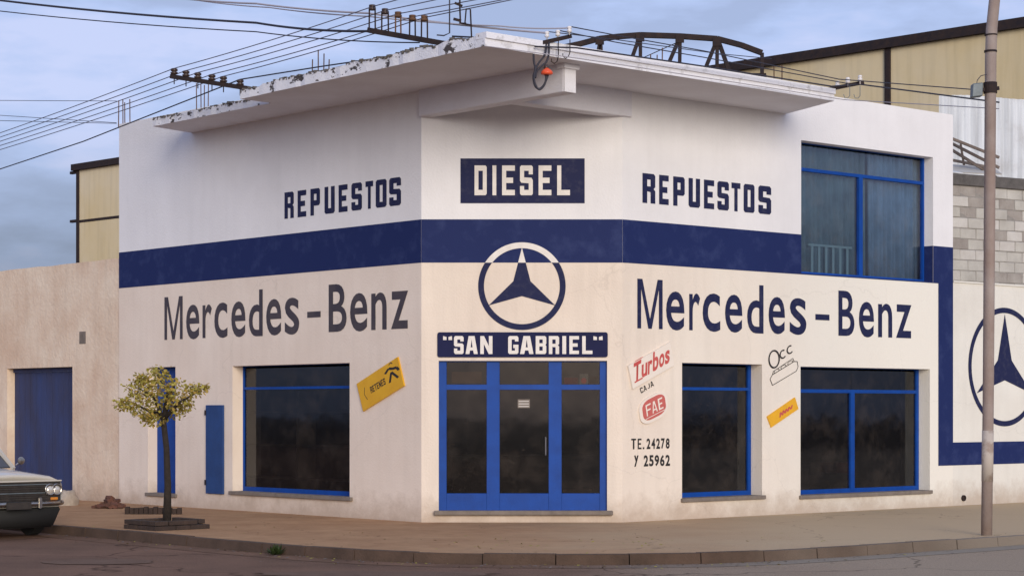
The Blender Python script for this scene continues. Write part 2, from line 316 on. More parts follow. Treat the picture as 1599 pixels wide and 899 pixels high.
# ------------------------------------------------------------------ ground, road, pavement, kerb
b = MB(); b.face([(-400, -300, -.2), (400, -300, -.2), (400, 700, -.2), (-400, 700, -.2)])
tag(b.build('ground', M['soil']), kind='structure')
kerb = [(-6.94 - .677 * 45, 30.1 + .736 * 45), (-6.94, 30.1), (-5.2, 28.2), (-3.38, 26.2), (-2.4, 25.2), (-1.58, 24.58), (-.78, 24.25), (0, 24.1), (.78, 24.05), (1.56, 24.12), (2.4, 24.28), (3.17, 24.65), (4.54, 25.62), (6.07, 26.83), (6.07 + .7645 * 45, 26.83 + .6446 * 45)]
def offset_line(pts, dist):
    res = []
    for i, p in enumerate(pts):
        a = Vector(pts[max(i - 1, 0)]); c = Vector(pts[min(i + 1, len(pts) - 1)]); d = (c - a).normalized()
        res.append((p[0] + d.y * dist, p[1] - d.x * dist))     # positive = towards the road
    return res
wl_far = WL(-50, 0); wr_far = WR(50, 0)
road = [(-60, 5), (60, 5), (60, 75)] + [] 
b = MB(); b.face([(-70, -20, -.13), (70, -20, -.13), (70, 90, -.13), (-70, 90, -.13)])
tag(b.build('road', M['asphalt']), kind='structure')
b = MB(); ke = offset_line(kerb, -.15); back = [(wr_far.x, wr_far.y), (WR(0, 0).x, WR(0, 0).y + .3), (WL(0, 0).x, WL(0, 0).y + .3), (wl_far.x, wl_far.y)]
b.prism(ke + [(p[0] - 0, p[1] + .1) for p in back], -.16, 0.0)
tag(b.build('sidewalk', M['sidewalk']), kind='structure')
# kerb stones laid end to end, slightly uneven
def resample(pts, step):
    out_ = []; carry = 0
    for a, c in zip(pts, pts[1:]):
        a, c = Vector(a), Vector(c); Ls = (c - a).length; t = carry
        while t < Ls: out_.append(a + (c - a) * t / Ls); t += step
        carry = t - Ls
    return out_
kroot = empty('kerb', (0, 24, -.13), None, None, kind='structure')
kp = resample(kerb, .9); ki = resample(offset_line(kerb, -.148), .9)
for i in range(len(kp) - 1):
    a, c = kp[i], kp[i + 1]
    if not (-12 < a.x < 13): 
        continue
    d = (c - a).normalized(); n_ = Vector((d.y, -d.x)); g = .008; dz = random.uniform(-.006, .006); dn = random.uniform(-.006, .008)
    a2, c2 = a + d * g + n_ * dn, c - d * g + n_ * dn
    q = [a2, c2, c2 - n_ * .155, a2 - n_ * .155]
    b = MB(); ch = .018
    lo = [(p.x, p.y, -.15) for p in q]; hi = [(p.x, p.y, .004 + dz) for p in (q[0] - n_ * ch, q[1] - n_ * ch, q[2], q[3])]
    b.hexa(lo + hi); b.build('kerbstone', M['kerb'], kroot)
b = MB()
go, gi = offset_line(kerb, .45), offset_line(kerb, .0)
for i in range(len(kerb) - 1): b.face([(*gi[i], -.126), (*gi[i + 1], -.126), (*go[i + 1], -.126), (*go[i], -.126)])
tag(b.build('gutter', M['gutter']), kind='structure')

def patch_sheet(cx_, cy_, rx, ry, seed):
    rp = random.Random(seed); n_ = 26
    b = MB(); b.face([(cx_ + rx * math.cos(6.283 * k / n_) * rp.uniform(.82, 1.1), cy_ + ry * math.sin(6.283 * k / n_) * rp.uniform(.82, 1.1), -.1215 - .0005 * seed) for k in range(n_)])
    tag(b.build('road_patch', M['patch']), kind='structure')
M['patch'] = mat('darker asphalt repair', (.150, .095, .068), 1, col2=(.19, .125, .09), vscale=3, bump=.7, bscale=50, spec=.08)
patch_sheet(-1.6, 22.75, 1.5, .42, 1); patch_sheet(-5.1, 24.6, .7, .5, 3)

# ------------------------------------------------------------------ the shop
shop = empty('shop_building', (0, 31, 0), 'white two storey corner shop with navy band, chamfered entrance and concrete canopy', 'building')
def wall_panel(W, s0, s1, z0, z1, holes, th, tones, rd=.3, name='wall', parent=None, mats=None, off=0.0, ju=None):
    """solid wall with openings: front, back, reveals; tones = [(z_limit, material index)...]"""
    S = sorted({s0, s1, *[h[0] for h in holes], *[h[1] for h in holes]}); Z = sorted({z0, z1, *[h[2] for h in holes], *[h[3] for h in holes], *[t[0] for t in tones if z0 < t[0] < z1]})
    b = MB(); V = {}
    def v(i, j, k):
        if (i, j, k) not in V: V[i, j, k] = b.bm.verts.new(W(S[i], Z[j], off if k == 0 else off - th))
        return V[i, j, k]
    def solid(i, j):
        if not (0 <= i < len(S) - 1 and 0 <= j < len(Z) - 1): return False
        cs, cz = (S[i] + S[i + 1]) / 2, (Z[j] + Z[j + 1]) / 2
        return not any(h[0] < cs < h[1] and h[2] < cz < h[3] for h in holes)
    def tone(j):
        cz = (Z[j] + Z[j + 1]) / 2
        for lim, mi in tones:
            if cz < lim: return mi
        return tones[-1][1]
    for i in range(len(S) - 1):
        for j in range(len(Z) - 1):
            if not solid(i, j): continue
            t = tone(j)
            fs = [(v(i, j, 0), v(i + 1, j, 0), v(i + 1, j + 1, 0), v(i, j + 1, 0)), (v(i, j, 1), v(i, j + 1, 1), v(i + 1, j + 1, 1), v(i + 1, j, 1))]
            if not solid(i - 1, j): fs.append((v(i, j, 0), v(i, j + 1, 0), v(i, j + 1, 1), v(i, j, 1)))
            if not solid(i + 1, j): fs.append((v(i + 1, j, 0), v(i + 1, j, 1), v(i + 1, j + 1, 1), v(i + 1, j + 1, 0)))
            if not solid(i, j - 1): fs.append((v(i, j, 0), v(i, j, 1), v(i + 1, j, 1), v(i + 1, j, 0)))
            if not solid(i, j + 1): fs.append((v(i, j + 1, 0), v(i + 1, j + 1, 0), v(i + 1, j + 1, 1), v(i, j + 1, 1)))
            for f in fs: b.bm.faces.new(f).material_index = t
    return b.build(name, mats, parent)
TONES = [(4.05, 0), (99, 1)]; WM = [M['wall_lo'], M['wall_hi']]
TOP = 7.15
sLend = WL.s(186); sRend = WR.s(1488)
H_LD = (WL.s(231), WL.s(274), .22, 2.54)
H_LW = (WL.s(363), WL.s(546), .33, 2.52)
H_E = ((685 - 658) / 100, (948 - 658) / 100, .18, 2.52)
H_R1 = (WR.s(1065), WR.s(1190), .33, 2.51)
H_R2 = (WR.s(1250), WR.s(1452), .30, 2.49)
H_U = (WR.s(1251), WR.s(1457), 4.07, 6.325)
wall_panel(WL, sLend, 0, 0, TOP, [H_LD, H_LW], .28, TONES, parent=shop, mats=[M['wall_glare_tint'], M['wall_hi']])
wall_panel(WC, 0, CW, 0, 6.74, [H_E], .2, TONES, parent=shop, mats=WM)
wall_panel(WR, 0, sRend, 0, TOP, [H_R1, H_R2, H_U], .28, TONES, parent=shop, mats=WM)
# rear walls, floors and roof (inset so that nothing lies flush)
A = WL(sLend + .02, 0, -.1); D = WR(sRend - .02, 0, -.1)
A2 = A - WL.n * 8.6; D2 = D - WR.n * 8.6
corners = [A, WL(0, 0, -.08) + Vector((.05, .05, 0)), WR(0, 0, -.08) + Vector((-.05, .05, 0)), D, D2, A2]
b = MB()
for p, q in ((D, D2), (D2, A2), (A2, A)):
    b.bar(p + Vector((0, 0, 3.5)), q + Vector((0, 0, 3.5)), .2, 7.0)
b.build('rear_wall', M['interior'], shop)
poly = [(c.x, c.y) for c in corners]
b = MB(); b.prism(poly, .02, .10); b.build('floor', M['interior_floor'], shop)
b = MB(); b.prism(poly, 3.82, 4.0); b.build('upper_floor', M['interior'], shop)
b = MB(); b.prism(poly, 6.76, 6.86); b.build('roof', M['roof_grey'], shop)

# painted band
def sheet(W, rects, off, name, m, parent):
    b = MB()
    for (a, c, z0, z1) in rects: b.face([W(a, z0, off), W(c, z0, off), W(c, z1, off), W(a, z1, off)])
    return b.build(name, m, parent)
BZ0, BZ1 = 4.05, 4.725
sheet(WL, [(sLend, 0, BZ0, BZ1)], .004, 'painted_band', M['navy'], shop)
sheet(WC, [(0, CW, BZ0, BZ1)], .004, 'painted_band', M['navy'], shop)
sc0 = WR.s(1465); zb0, zb1 = .74, 1.16
b = MB()
for (a, c, z0, z1) in [(0, H_U[0], BZ0, BZ1), (H_U[0], H_U[1], BZ0, 4.07), (H_U[1], sRend, BZ0, BZ1), (sc0, sRend, zb0, BZ0)]:
    b.face([WR(a, z0, .004), WR(c, z0, .004), WR(c, z1, .004), WR(a, z1, .004)])
x = H_U[1] - .004; b.face([WR(x, 4.072, 0), WR(x, 4.072, -.2), WR(x, BZ1, -.2), WR(x, BZ1, 0)])
b.build('painted_band', M['navy'], shop)

# canopy slab with worn edge
def rough_line(pts, step, amp):
    out_ = []
    for a, c in zip(pts, pts[1:]):
        a, c = Vector(a), Vector(c); n_ = max(1, int((c - a).length / step)); d = (c - a).normalized()
        for k in range(n_):
            p = a + (c - a) * k / n_
            j = random.uniform(-amp, amp) if k else 0
            out_.append((p.x + d.y * j, p.y - d.x * j))
    out_.append(tuple(pts[-1])); return out_
apex = (-.37, 27.18)
edge = rough_line([(-6.32, 34.9), (-3.92, 32.24), (-4.36, 31.83), apex], .13, .012) + rough_line([apex, (5.2, 32.03)], .3, .003)[1:]
wpt = WR(WR.s(1228), 0, -.05); lpt = WL(WL.s(299), 0, -.05)
inner = [(wpt.x, wpt.y), (WR(0, 0, -.05).x, WR(0, 0, -.05).y + .05), (WL(0, 0, -.05).x, WL(0, 0, -.05).y + .05), (lpt.x, lpt.y)]
ring = edge + inner; nE = len(edge)
b = MB()
lo = [b.bm.verts.new((x, y, 6.73)) for x, y in ring]
def topz(i):
    if i >= nE: return 6.90
    x = ring[i][0]
    if x < -3.95: return 6.865 + .03 * noise.noise(Vector((x * 5, 1, 0)))
    if x < -.3: return 6.90 + .045 * noise.noise(Vector((x * 4, 3, 0)))
    return 6.915
hi = [b.bm.verts.new((x, y, topz(i))) for i, (x, y) in enumerate(ring)]
b.bm.faces.new(lo[::-1]).material_index = 0
b.bm.faces.new(hi).material_index = 3
n_ = len(ring)
for i in range(n_):
    f = b.bm.faces.new((lo[i], lo[(i + 1) % n_], hi[(i + 1) % n_], hi[i]))
    f.material_index = 0 if i >= nE - 1 else (1 if ring[i][0] < -.38 else 2)
canopy = b.build('canopy', [M['soffit'], M['fascia_worn'], M['fascia'], M['concrete_dark']], shop)
# thin raised lip along the right edge
b = MB()
def lerp2(a, c, t): return (a[0] + (c[0] - a[0]) * t, a[1] + (c[1] - a[1]) * t)
a_, c_ = Vector((*apex, 0)), Vector((5.2, 32.03, 0)); dd = (c_ - a_).normalized(); nn = Vector((dd.y, -dd.x, 0))
b.hexa([a_ + nn * .03 + Vector((0, 0, 6.84)), c_ + nn * .03 + Vector((0, 0, 6.84)), c_ - nn * .2 + Vector((0, 0, 6.84)), a_ - nn * .2 + Vector((0, 0, 6.84)),
        a_ + nn * .03 + Vector((0, 0, 6.925)), c_ + nn * .03 + Vector((0, 0, 6.925)), c_ - nn * .2 + Vector((0, 0, 6.925)), a_ - nn * .2 + Vector((0, 0, 6.925))])
b.build('edge_lip', M['fascia'], canopy)
# flaked concrete crust on the left edge: irregular lumps along the top
b = MB(); rnd = random.Random(3)
for i in range(nE - 1):
    x, y = ring[i]
    if x > -.4: continue
    if noise.noise(Vector((x * 1.7, 9, 0))) > -.12:
        for _ in range(3):
            t = rnd.random(); px_, py_ = lerp2(ring[i], ring[i + 1], t); r_ = rnd.uniform(.02, .05)
            d = Vector((ring[i + 1][0] - x, ring[i + 1][1] - y, 0)).normalized()
            c = Vector((px_, py_, topz(i) + rnd.uniform(-.015, .012))) - Vector((d.y, -d.x, 0)) * .02
            q8 = [(-1, -1, -.5), (1, -1, -.5), (1, 1, -.5), (-1, 1, -.5), (-1, -1, .5), (1, -1, .5), (1, 1, .5), (-1, 1, .5)]
            b.hexa([c + Vector((x8 * rnd.uniform(.5, 1), y8 * rnd.uniform(.5, 1), z8 * rnd.uniform(.4, 1))) * r_ for x8, y8, z8 in q8])
tag(b.build('crumbling_crust', M['concrete_dark'], canopy), kind='stuff')

b = MB(); b.box(.02, 3.26, 6.32, 6.745, -.16, .075, WL); b.bevel(.012)
bl = b.build('beam', [M['soffit']], shop)
b = MB(); b.box(3.262, 3.285, 6.325, 6.728, -.155, .07, WL); b.build('beam_end', M['beam_white'], bl)
b = MB(); b.box(3.16, 3.32, 6.66, 6.728, -.19, .11, WL); b.build('beam_cap', M['beam_white'], bl)
b = MB(); b.box(-2.2, .16, 6.33, 6.744, -.2, .055, WR); b.bevel(.012); b.build('beam', M['soffit'], shop)

# ---- windows and door
def frame_bars(W, rects, o0, o1, name, m, parent, label=None):
    b = MB()
    for k, (a, c, z0, z1) in enumerate(rects):
        e_ = .0012 * k
        b.box(a, c, z0, z1, o0 + e_, o1 + e_, W)
    o = b.build(name, m, parent)
    if label: o['label'] = label
    return o
def pane(W, a, c, z0, z1, off, m, parent):
    b = MB(); b.box(a, c, z0, z1, off - .005, off, W); return b.build('pane', m, parent)
def sill(W, a, c, z, proud, back_, parent, th=.055):
    b = MB(); b.box(a, c, z - th, z + .006, back_, proud, W); b.bevel(.006); return b.build('sill', M['sill'], parent)
def window(W, h, rec, bars_v, bars_h, fw, m_glass, lower=.05, s_over=.05):
    a, c, z0, z1 = h; o0, o1 = -rec - .06, -rec
    fl, fr_ = (fw, .03) if W is WR else (.02, .03)
    if W is WR: fl, fr_ = .03, fw
    rects = [(a - .01, a + fl, z0, z1), (c - fr_, c + .01, z0, z1), (a + fl, c - fr_, z0, z0 + lower + .03), (a + fl, c - fr_, z1 - .012, z1 + .005)]
    hs = sorted(bars_h); vs = sorted(bars_v)
    for z, hw in hs: rects.append((a + fl, c - fr_, z - hw, z + hw))
    for s_, hw, vt in vs: rects.append((s_ - hw, s_ + hw, z0 + lower, vt))
    fr = frame_bars(W, rects, o0, o1, 'window', M['blue'], shop)
    zs = [z0 + lower] + [z for z, _ in hs] + [z1 - .04]; ss = [a + fl] + [s_ for s_, _, _ in vs] + [c - fr_]
    for i in range(len(ss) - 1):
        for j in range(len(zs) - 1):
            pane(W, ss[i] + .004, ss[i + 1] - .004, zs[j] + .004, zs[j + 1] - .004, -rec - .03, m_glass, fr)
    return fr
zt = EYE + (HY - 605) / F * 34
fr = window(WL, H_LW, .22, [], [(2.13, .022)], .03, M['glass']); sill(WL, H_LW[0] - .06, H_LW[1] + .08, .33, .05, -.27, fr)
fr = window(WR, H_R1, .25, [], [(2.10, .024)], .07, M['glass']); sill(WR, H_R1[0] - .03, H_R1[1] + .05, .33, .05, -.27, fr)
m2 = WR.s(1331, -.25)
fr = window(WR, H_R2, .25, [(m2, .055, 2.10)], [(2.08, .03)], .07, M['glass']); sill(WR, H_R2[0] - .04, H_R2[1] + .03, .30, .05, -.27, fr)
mu = WR.s(1344, -.2)
fr = window(WR, H_U, .2, [(mu, .05, 5.9)], [(5.87, .028)], .045, M['glass_blue'], lower=.02)
for c_ in list(fr.children): pass
# tall shuttered side door on the left wall
a, c, z0, z1 = H_LD
b = MB()
for k in range(3):
    w_ = (c - a + .02) / 3; b.box(a - .01 + k * w_, a - .01 + (k + 1) * w_ - .008, z0, z1, -.24, -.20 - .003 * (k % 2), WL)
dr = b.build('door', M['blue'], shop)
b = MB(); b.box(c - .16, c - .13, 1.2, 1.32, -.2, -.15, WL); b.build('handle', M['steel_dark'], dr)
sill(WL, a - .05, c + .06, z0, .04, -.27, dr)
b = MB()
hp = (WL.s(323.5), WL.s(350.5), .27, 1.84)
b.box(hp[0], hp[1], hp[2], hp[3], .0, .035, WL); b.bevel(.006); cab = b.build('meter_hatch', M['blue_hatch'], shop)
for z in (.42, 1.66):
    b = MB(); b.box(hp[0] - .025, hp[0] + .02, z, z + .09, .01, .045, WL); b.build('hinge', M['steel_dark'], cab)
# entrance: three glazed leaves with transoms
a, c, z0, z1 = H_E; rec = .07
X = lambda px: (px - 658) / 100; Zc = lambda py: EYE + (HY - py) / 100
bars = [(a - .01, X(697), z0, z1), (X(937), c + .01, z0, z1), (X(760), X(780), z0, z1 - .018), (X(857), X(877), z0, z1 - .018),
        (X(697), X(760), Zc(608), Zc(600)), (X(780), X(857), Zc(608), Zc(600)), (X(877), X(937), Zc(608), Zc(600)),
        (X(697), X(937), z1 - .015, z1 + .004)]
door = frame_bars(WC, bars, -rec - .07, -rec, 'entrance_door', M['blue'], shop)
for (p, q) in ((697, 760), (780, 857), (877, 937)):
    b = MB(); b.box(X(p), X(q), z0 + .002, Zc(770), -rec - .055, -rec - .006, WC); b.bevel(.004); b.build('bottom_rail', M['blue'], door)
    pane(WC, X(p) + .003, X(q) - .003, Zc(770) + .003, Zc(608) - .003, -rec - .03, M['glass'], door)
    pane(WC, X(p) + .003, X(q) - .003, Zc(600) + .003, z1 - .018, -rec - .03, M['glass'], door)
b = MB(); b.tube([WC(X(852), 1.05, -rec + .005), WC(X(852), 1.05, -rec + .05), WC(X(852), 1.32, -rec + .05), WC(X(852), 1.32, -rec + .005)], .012); b.build('handle', M['chrome'], door)
b = MB(); b.box(X(678), X(957), .115, .185, -.3, .09, WC); b.bevel(.01); b.build('threshold', M['sill'], door)

# ---- interior things seen through the glass
b = MB(); b.box(X(700), X(935), .1, 1.0, -2.6, -2.1, WC)
tag(b.build('counter', M['counter']), 'dark shop counter inside behind the glass entrance', 'counter')
def carton(name, W, s0, s1, z0, z1, o0, o1, m, label, cat='box', group=None):
    b = MB(); b.box(s0, s1, z0, z1, o0, o1, W); b.bevel(.004); return tag(b.build(name, m), label, cat, group)
carton('carton', WC, X(880), X(925), .11, .50, -.75, -.35, M['carton'], 'brown carton on the floor behind the right door leaf')
carton('parts_box', WC, X(881), X(903), Zc(600) + .004, Zc(589), -.14, -.105, M['red_box'], 'small red box on the transom above the right door leaf, left of the white one')
o = carton('parts_box', WC, X(905), X(919), Zc(600) + .004, Zc(583), -.14, -.105, M['white_box'], 'small white box with red disc on the transom above the right door leaf')
b = MB(); b.lathe(WC(X(912), Zc(594), -.104), [(.045, 0), (.045, .002)], axis=WC.n); b.build('disc', M['red_box'], o)
carton('parts_box', WC, X(921), X(934), Zc(600) + .004, Zc(587), -.14, -.105, M['carton'], 'small brown box on the transom above the right door leaf, at its right end')
carton('parts_box', WR, WR.s(1388), WR.s(1414), .37, .80, -1.6, -1.2, M['red_dim'], 'red box behind the wide lower window at the far right')
for px0, px1, zz in ((1262, 1318, .75), (1350, 1380, .62)):
    carton('crate', WR, WR.s(px0), WR.s(px1), .11, zz, -1.3, -.8, M['interior'], 'dark crate standing inside behind the wide lower window, ' + ('left of the mullion' if px0 < 1300 else 'right of the mullion'), 'crate')
# shelves inside the left window
sh = empty('shelf_rack', WL(WL.s(470), .1, -1.6), 'dark shelf rack inside behind the left display window', 'shelves')
for z in (.5, 1.1, 1.7):
    b = MB(); b.box(WL.s(385, -1.5), WL.s(560, -1.5), z, z + .03, -1.8, -1.4, WL); b.build('shelf', M['wood'], sh)
for px in (385, 470, 560):
    b = MB(); s_ = WL.s(px, -1.5); b.box(s_, s_ + .04, .1, 2.1, -1.8, -1.4, WL); b.build('upright', M['wood'], sh)
# curtains behind the upper window
def curtain(px0, px1, m, label):
    b = MB(); s0, s1 = WR.s(px0, -.34), WR.s(px1, -.34); n_ = 90; prev = None
    for i in range(n_ + 1):
        s_ = s0 + (s1 - s0) * i / n_; o_ = -.34 + .035 * math.sin(i * .9) + .02 * math.sin(i * .37 + 1)
        v0, v1 = b.bm.verts.new(WR(s_, 4.12, o_)), b.bm.verts.new(WR(s_, 6.5, o_ * .9 - .05))
        if prev: b.bm.faces.new((prev[0], v0, v1, prev[1]))
        prev = (v0, v1)
    o = b.build('curtain', m, smooth=True)
    sm = o.modifiers.new('cloth', 'SOLIDIFY'); sm.thickness = .004
    tag(o, label, 'curtain', 'curtains behind the upper window')
curtain(1246, 1352, M['curtain_green'], 'grey green curtain behind the left half of the upper window')
curtain(1354, 1441, M['curtain'], 'blue grey curtain behind the right half of the upper window')
rl = empty('railing', WR(WR.s(1292, -.4), 4.02, -.4), 'small white slatted railing inside the lower left of the upper window', 'railing')
for k in range(6):
    s_ = WR.s(1268 + k * 11, -.29); b = MB(); b.box(s_ - .028, s_ + .028, 4.02, 4.58, -.30, -.285, WR); b.build('slat', M['railing_paint'], rl)
b = MB(); b.box(WR.s(1262, -.29), WR.s(1330, -.29), 4.582, 4.62, -.303, -.282, WR); b.build('top_rail', M['railing_paint'], rl)

# ------------------------------------------------------------------ lettering
c_ = .16; A3, B2 = .37, .20
def G(ch, a=A3, b=B2, c=.12, d=.07):
    """block letters as closed loops in a unit box (even-odd holes)"""
    H = .5
    T = {
     'I': [[(0, 0), (1, 0), (1, 1), (0, 1)]],
     'L': [[(0, 0), (1, 0), (1, b), (a, b), (a, 1), (0, 1)]],
     'E': [[(0, 0), (1, 0), (1, b), (a, b), (a, H - b / 2), (.86, H - b / 2), (.86, H + b / 2), (a, H + b / 2), (a, 1 - b), (1, 1 - b), (1, 1), (0, 1)]],
     'T': [[(.5 - a / 2, 0), (.5 + a / 2, 0), (.5 + a / 2, 1 - b), (1, 1 - b), (1, 1), (0, 1), (0, 1 - b), (.5 - a / 2, 1 - b)]],
     'U': [[(c, 0), (1 - c, 0), (1, d), (1, 1), (1 - a, 1), (1 - a, b), (a, b), (a, 1), (0, 1), (0, d)]],
     'O': [[(c, 0), (1 - c, 0), (1, d), (1, 1 - d), (1 - c, 1), (c, 1), (0, 1 - d), (0, d)], [(a, b), (a, 1 - b), (1 - a, 1 - b), (1 - a, b)]],
     'D': [[(0, 0), (1 - c, 0), (1, d), (1, 1 - d), (1 - c, 1), (0, 1)], [(a, b), (a, 1 - b), (1 - a, 1 - b), (1 - a, b)]],
     'P': [[(0, 0), (a, 0), (a, .36), (1 - c, .36), (1, .36 + d), (1, 1 - d), (1 - c, 1), (0, 1)], [(a, .36 + b), (a, 1 - b), (1 - a, 1 - b), (1 - a, .36 + b)]],
     'R': [[(0, 0), (a, 0), (a, .40), (1 - a, .38), (1 - a, 0), (1, 0), (1, .42), (1 - c, .49), (1, .56), (1, 1 - d), (1 - c, 1), (0, 1)], [(a, .57), (a, 1 - b), (1 - a, 1 - b), (1 - a, .57)]],
     'B': [[(0, 0), (1 - c, 0), (1, d), (1, .44), (1 - c * .7, .51), (1, .58), (1, 1 - d), (1 - c, 1), (0, 1)], [(a, b), (a, .42), (1 - a, .42), (1 - a, b)], [(a, .60), (a, 1 - b), (1 - a, 1 - b), (1 - a, .60)]],
     'S': [[(c, 0), (1 - c, 0), (1, d), (1, .50), (1 - c, .585), (a, .60), (a, 1 - b), (1 - a, 1 - b), (1 - a, .70), (1, .70), (1, 1 - d), (1 - c, 1), (c, 1), (0, 1 - d), (0, .49), (c, .42), (1 - a, .40), (1 - a, b), (a, b), (a, .31), (0, .31), (0, d)]],
     'G': [[(c, 0), (1 - c, 0), (1, d), (1, .52), (.5, .52), (.5, .52 - b), (1 - a, .52 - b), (1 - a, b), (a, b), (a, 1 - b), (1 - a, 1 - b), (1 - a, .70), (1, .70), (1, 1 - d), (1 - c, 1), (c, 1), (0, 1 - d), (0, d)]],
     'C': [[(c, 0), (1 - c, 0), (1, d), (1, .32), (1 - a, .32), (1 - a, b), (a, b), (a, 1 - b), (1 - a, 1 - b), (1 - a, .68), (1, .68), (1, 1 - d), (1 - c, 1), (c, 1), (0, 1 - d), (0, d)]],
     'A': [[(0, 0), (a * .92, 0), (a * 1.1, .2), (1 - a * 1.1, .2), (1 - a * .92, 0), (1, 0), (.5 + a * .72, 1), (.5 - a * .72, 1)], [(a * 1.25, .2 + b * .9), (.5, .82), (1 - a * 1.25, .2 + b * .9)]],
     'N': [[(0, 0), (a * .86, 0), (a * .86, .56), (1 - a * .9, 0), (1, 0), (1, 1), (1 - a * .86, 1), (1 - a * .86, .44), (a * .9, 1), (0, 1)]],
     'F': [[(0, 0), (a, 0), (a, H - b / 2), (.86, H - b / 2), (.86, H + b / 2), (a, H + b / 2), (a, 1 - b), (1, 1 - b), (1, 1), (0, 1)]],
     'M': [[(0, 0), (.15, 0), (.15, .80), (.43, 0), (.57, 0), (.85, .80), (.85, 0), (1, 0), (1, 1), (.80, 1), (.5, .20), (.20, 1), (0, 1)]],
     '"': [[(0, .78), (.38, .78), (.38, .95), (.0, 1)], [(.60, .78), (1, .78), (.98, 1), (.60, .95)]],
     '-': [[(0, 0), (1, 0), (1, 1), (0, 1)]],
    }
    return T[ch]
def loops_mesh(loops):
    cu = bpy.data.curves.new('glyph', 'CURVE'); cu.dimensions = '2D'; cu.fill_mode = 'BOTH'
    for lp in loops:
        sp = cu.splines.new('POLY'); sp.points.add(len(lp) - 1)
        for p, q in zip(sp.points, lp): p.co = (q[0], q[1], 0, 1)
        sp.use_cyclic_u = True
    ob = bpy.data.objects.new('glyph', cu); me = bpy.data.meshes.new_from_object(ob)
    bpy.data.objects.remove(ob); bpy.data.curves.remove(cu); me.materials.clear(); return me
FONT_CACHE = {}
def font_mesh(ch, bold=0.0, norm=True):
    key = (ch, bold)
    cu = bpy.data.curves.new('glyph', 'FONT'); cu.body = ch; cu.offset = bold; cu.resolution_u = 5
    ob = bpy.data.objects.new('glyph', cu); me = bpy.data.meshes.new_from_object(ob)
    bpy.data.objects.remove(ob); bpy.data.curves.remove(cu); me.materials.clear()
    xs = [v.co.x for v in me.vertices]; ys = [v.co.y for v in me.vertices]
    x0, x1, y0, y1 = min(xs), max(xs), min(ys), max(ys)
    for v in me.vertices: v.co.x = (v.co.x - x0) / (x1 - x0); v.co.y = (v.co.y - y0) / (y1 - y0)
    return me
def place_glyph(me, fn, name, m, parent, wob=0):
    for v in me.vertices: v.co = fn(v.co.x, v.co.y)
    return finish(name, me, m, parent)
def letters(W, specs, off, m, root, block=True, bold=0.0, ga=None, thick=0):
    """specs: (char, px_left, px_right, z_bottom, z_top)"""
    for ch, p0, p1, z0, z1 in specs:
        s0, s1 = W.s(p0), W.s(p1)
        me = loops_mesh(G(ch, *(ga or ()))) if block else font_mesh(ch, bold)
        place_glyph(me, lambda x, y: W(s0 + (s1 - s0) * x, z0 + (z1 - z0) * y, off), 'letter', m, root)
def sign(name, W, px, z, label, cat='sign', group=None, off=.004):
    return empty(name, W(W.s(px), z, off), label, cat, group)
OT = .004
# REPUESTOS, left wall
zl = lambda px, py, W: W.hit(px, py)[1]
r0 = zl(444, 342, WL); r1 = zl(444, 300, WL); q0 = zl(627, 320, WL); q1 = zl(627, 277, WL)
zb, zt_ = (r0 + q0) / 2, (r1 + q1) / 2
root = sign('painted_lettering', WL, 536, zb, 'navy block lettering REPUESTOS painted above the band on the left wall', 'lettering', 'painted words REPUESTOS')
ext = [444.5, 459, 465, 478.5, 485, 500, 507, 523, 529, 543, 549, 565.5, 571, 583, 587, 604, 608, 626.5]
letters(WL, [(ch, ext[2 * i], ext[2 * i + 1], zb, zt_) for i, ch in enumerate('REPUESTOS')], OT, M['navy_text'], root)
# REPUESTOS, right wall
r0 = zl(1004, 317, WR); r1 = zl(1004, 272, WR); q0 = zl(1205, 335, WR); q1 = zl(1205, 290, WR); zb, zt_ = (r0 + q0) / 2, (r1 + q1) / 2
root = sign('painted_lettering', WR, 1104, zb, 'navy block lettering REPUESTOS painted above the band on the right wall', 'lettering', 'painted words REPUESTOS')
ext = [1003, 1023, 1029, 1044, 1051, 1069, 1075, 1093, 1099, 1115, 1120, 1138, 1142, 1156, 1161, 1178, 1184, 1204]
letters(WR, [(ch, ext[2 * i], ext[2 * i + 1], zb, zt_) for i, ch in enumerate('REPUESTOS')], OT, M['navy_text'], root)
# DIESEL panel
root = sign('painted_sign', WC, 816, Zc(318), 'navy rectangle with white block lettering DIESEL painted above the entrance', 'sign')
sheet(WC, [(X(719), X(913), Zc(317.5), Zc(247.5))], .004, 'panel', M['navy_text'], root)
letters(WC, [(ch, p, q, Zc(305), Zc(258.5)) for ch, p, q in (('D', 741, 760), ('I', 769, 775), ('E', 784, 804), ('S', 812, 832), ('E', 841, 861), ('L', 870, 890))], .007, M['white_text'], root, ga=(.32, .18, .1, .05))
# SAN GABRIEL board
root = sign('name_board', WC, 816, Zc(558), 'long navy board reading SAN GABRIEL in quotation marks over the entrance door', 'sign')
b = MB(); x0, x1, z0, z1, rr = X(683), X(949), Zc(557.5), Zc(518.5), .035
pl = []
for cx_, cz_, a0 in ((x1 - rr, z1 - rr, 0), (x0 + rr, z1 - rr, 90), (x0 + rr, z0 + rr, 180), (x1 - rr, z0 + rr, 270)):
    for k in range(4): t = R(a0 + 30 * k); pl.append((cx_ + rr * math.cos(t), cz_ + rr * math.sin(t)))
b.prism(pl, .001, .022, lambda x, y, z: WC(x, y, z)); b.build('board', M['navy_board'], root)
sg = [('"', 692, 706, 0), ('S', 709, 724, 0), ('A', 727, 746, 0), ('N', 750, 769, 0), ('G', 793.5, 809.5, 0), ('A', 812, 833, 0), ('B', 836.5, 853, 0), ('R', 857, 873, 0), ('I', 878, 884, 0), ('E', 889, 904, 0), ('L', 909, 925, 0), ('"', 926.5, 941, 0)]
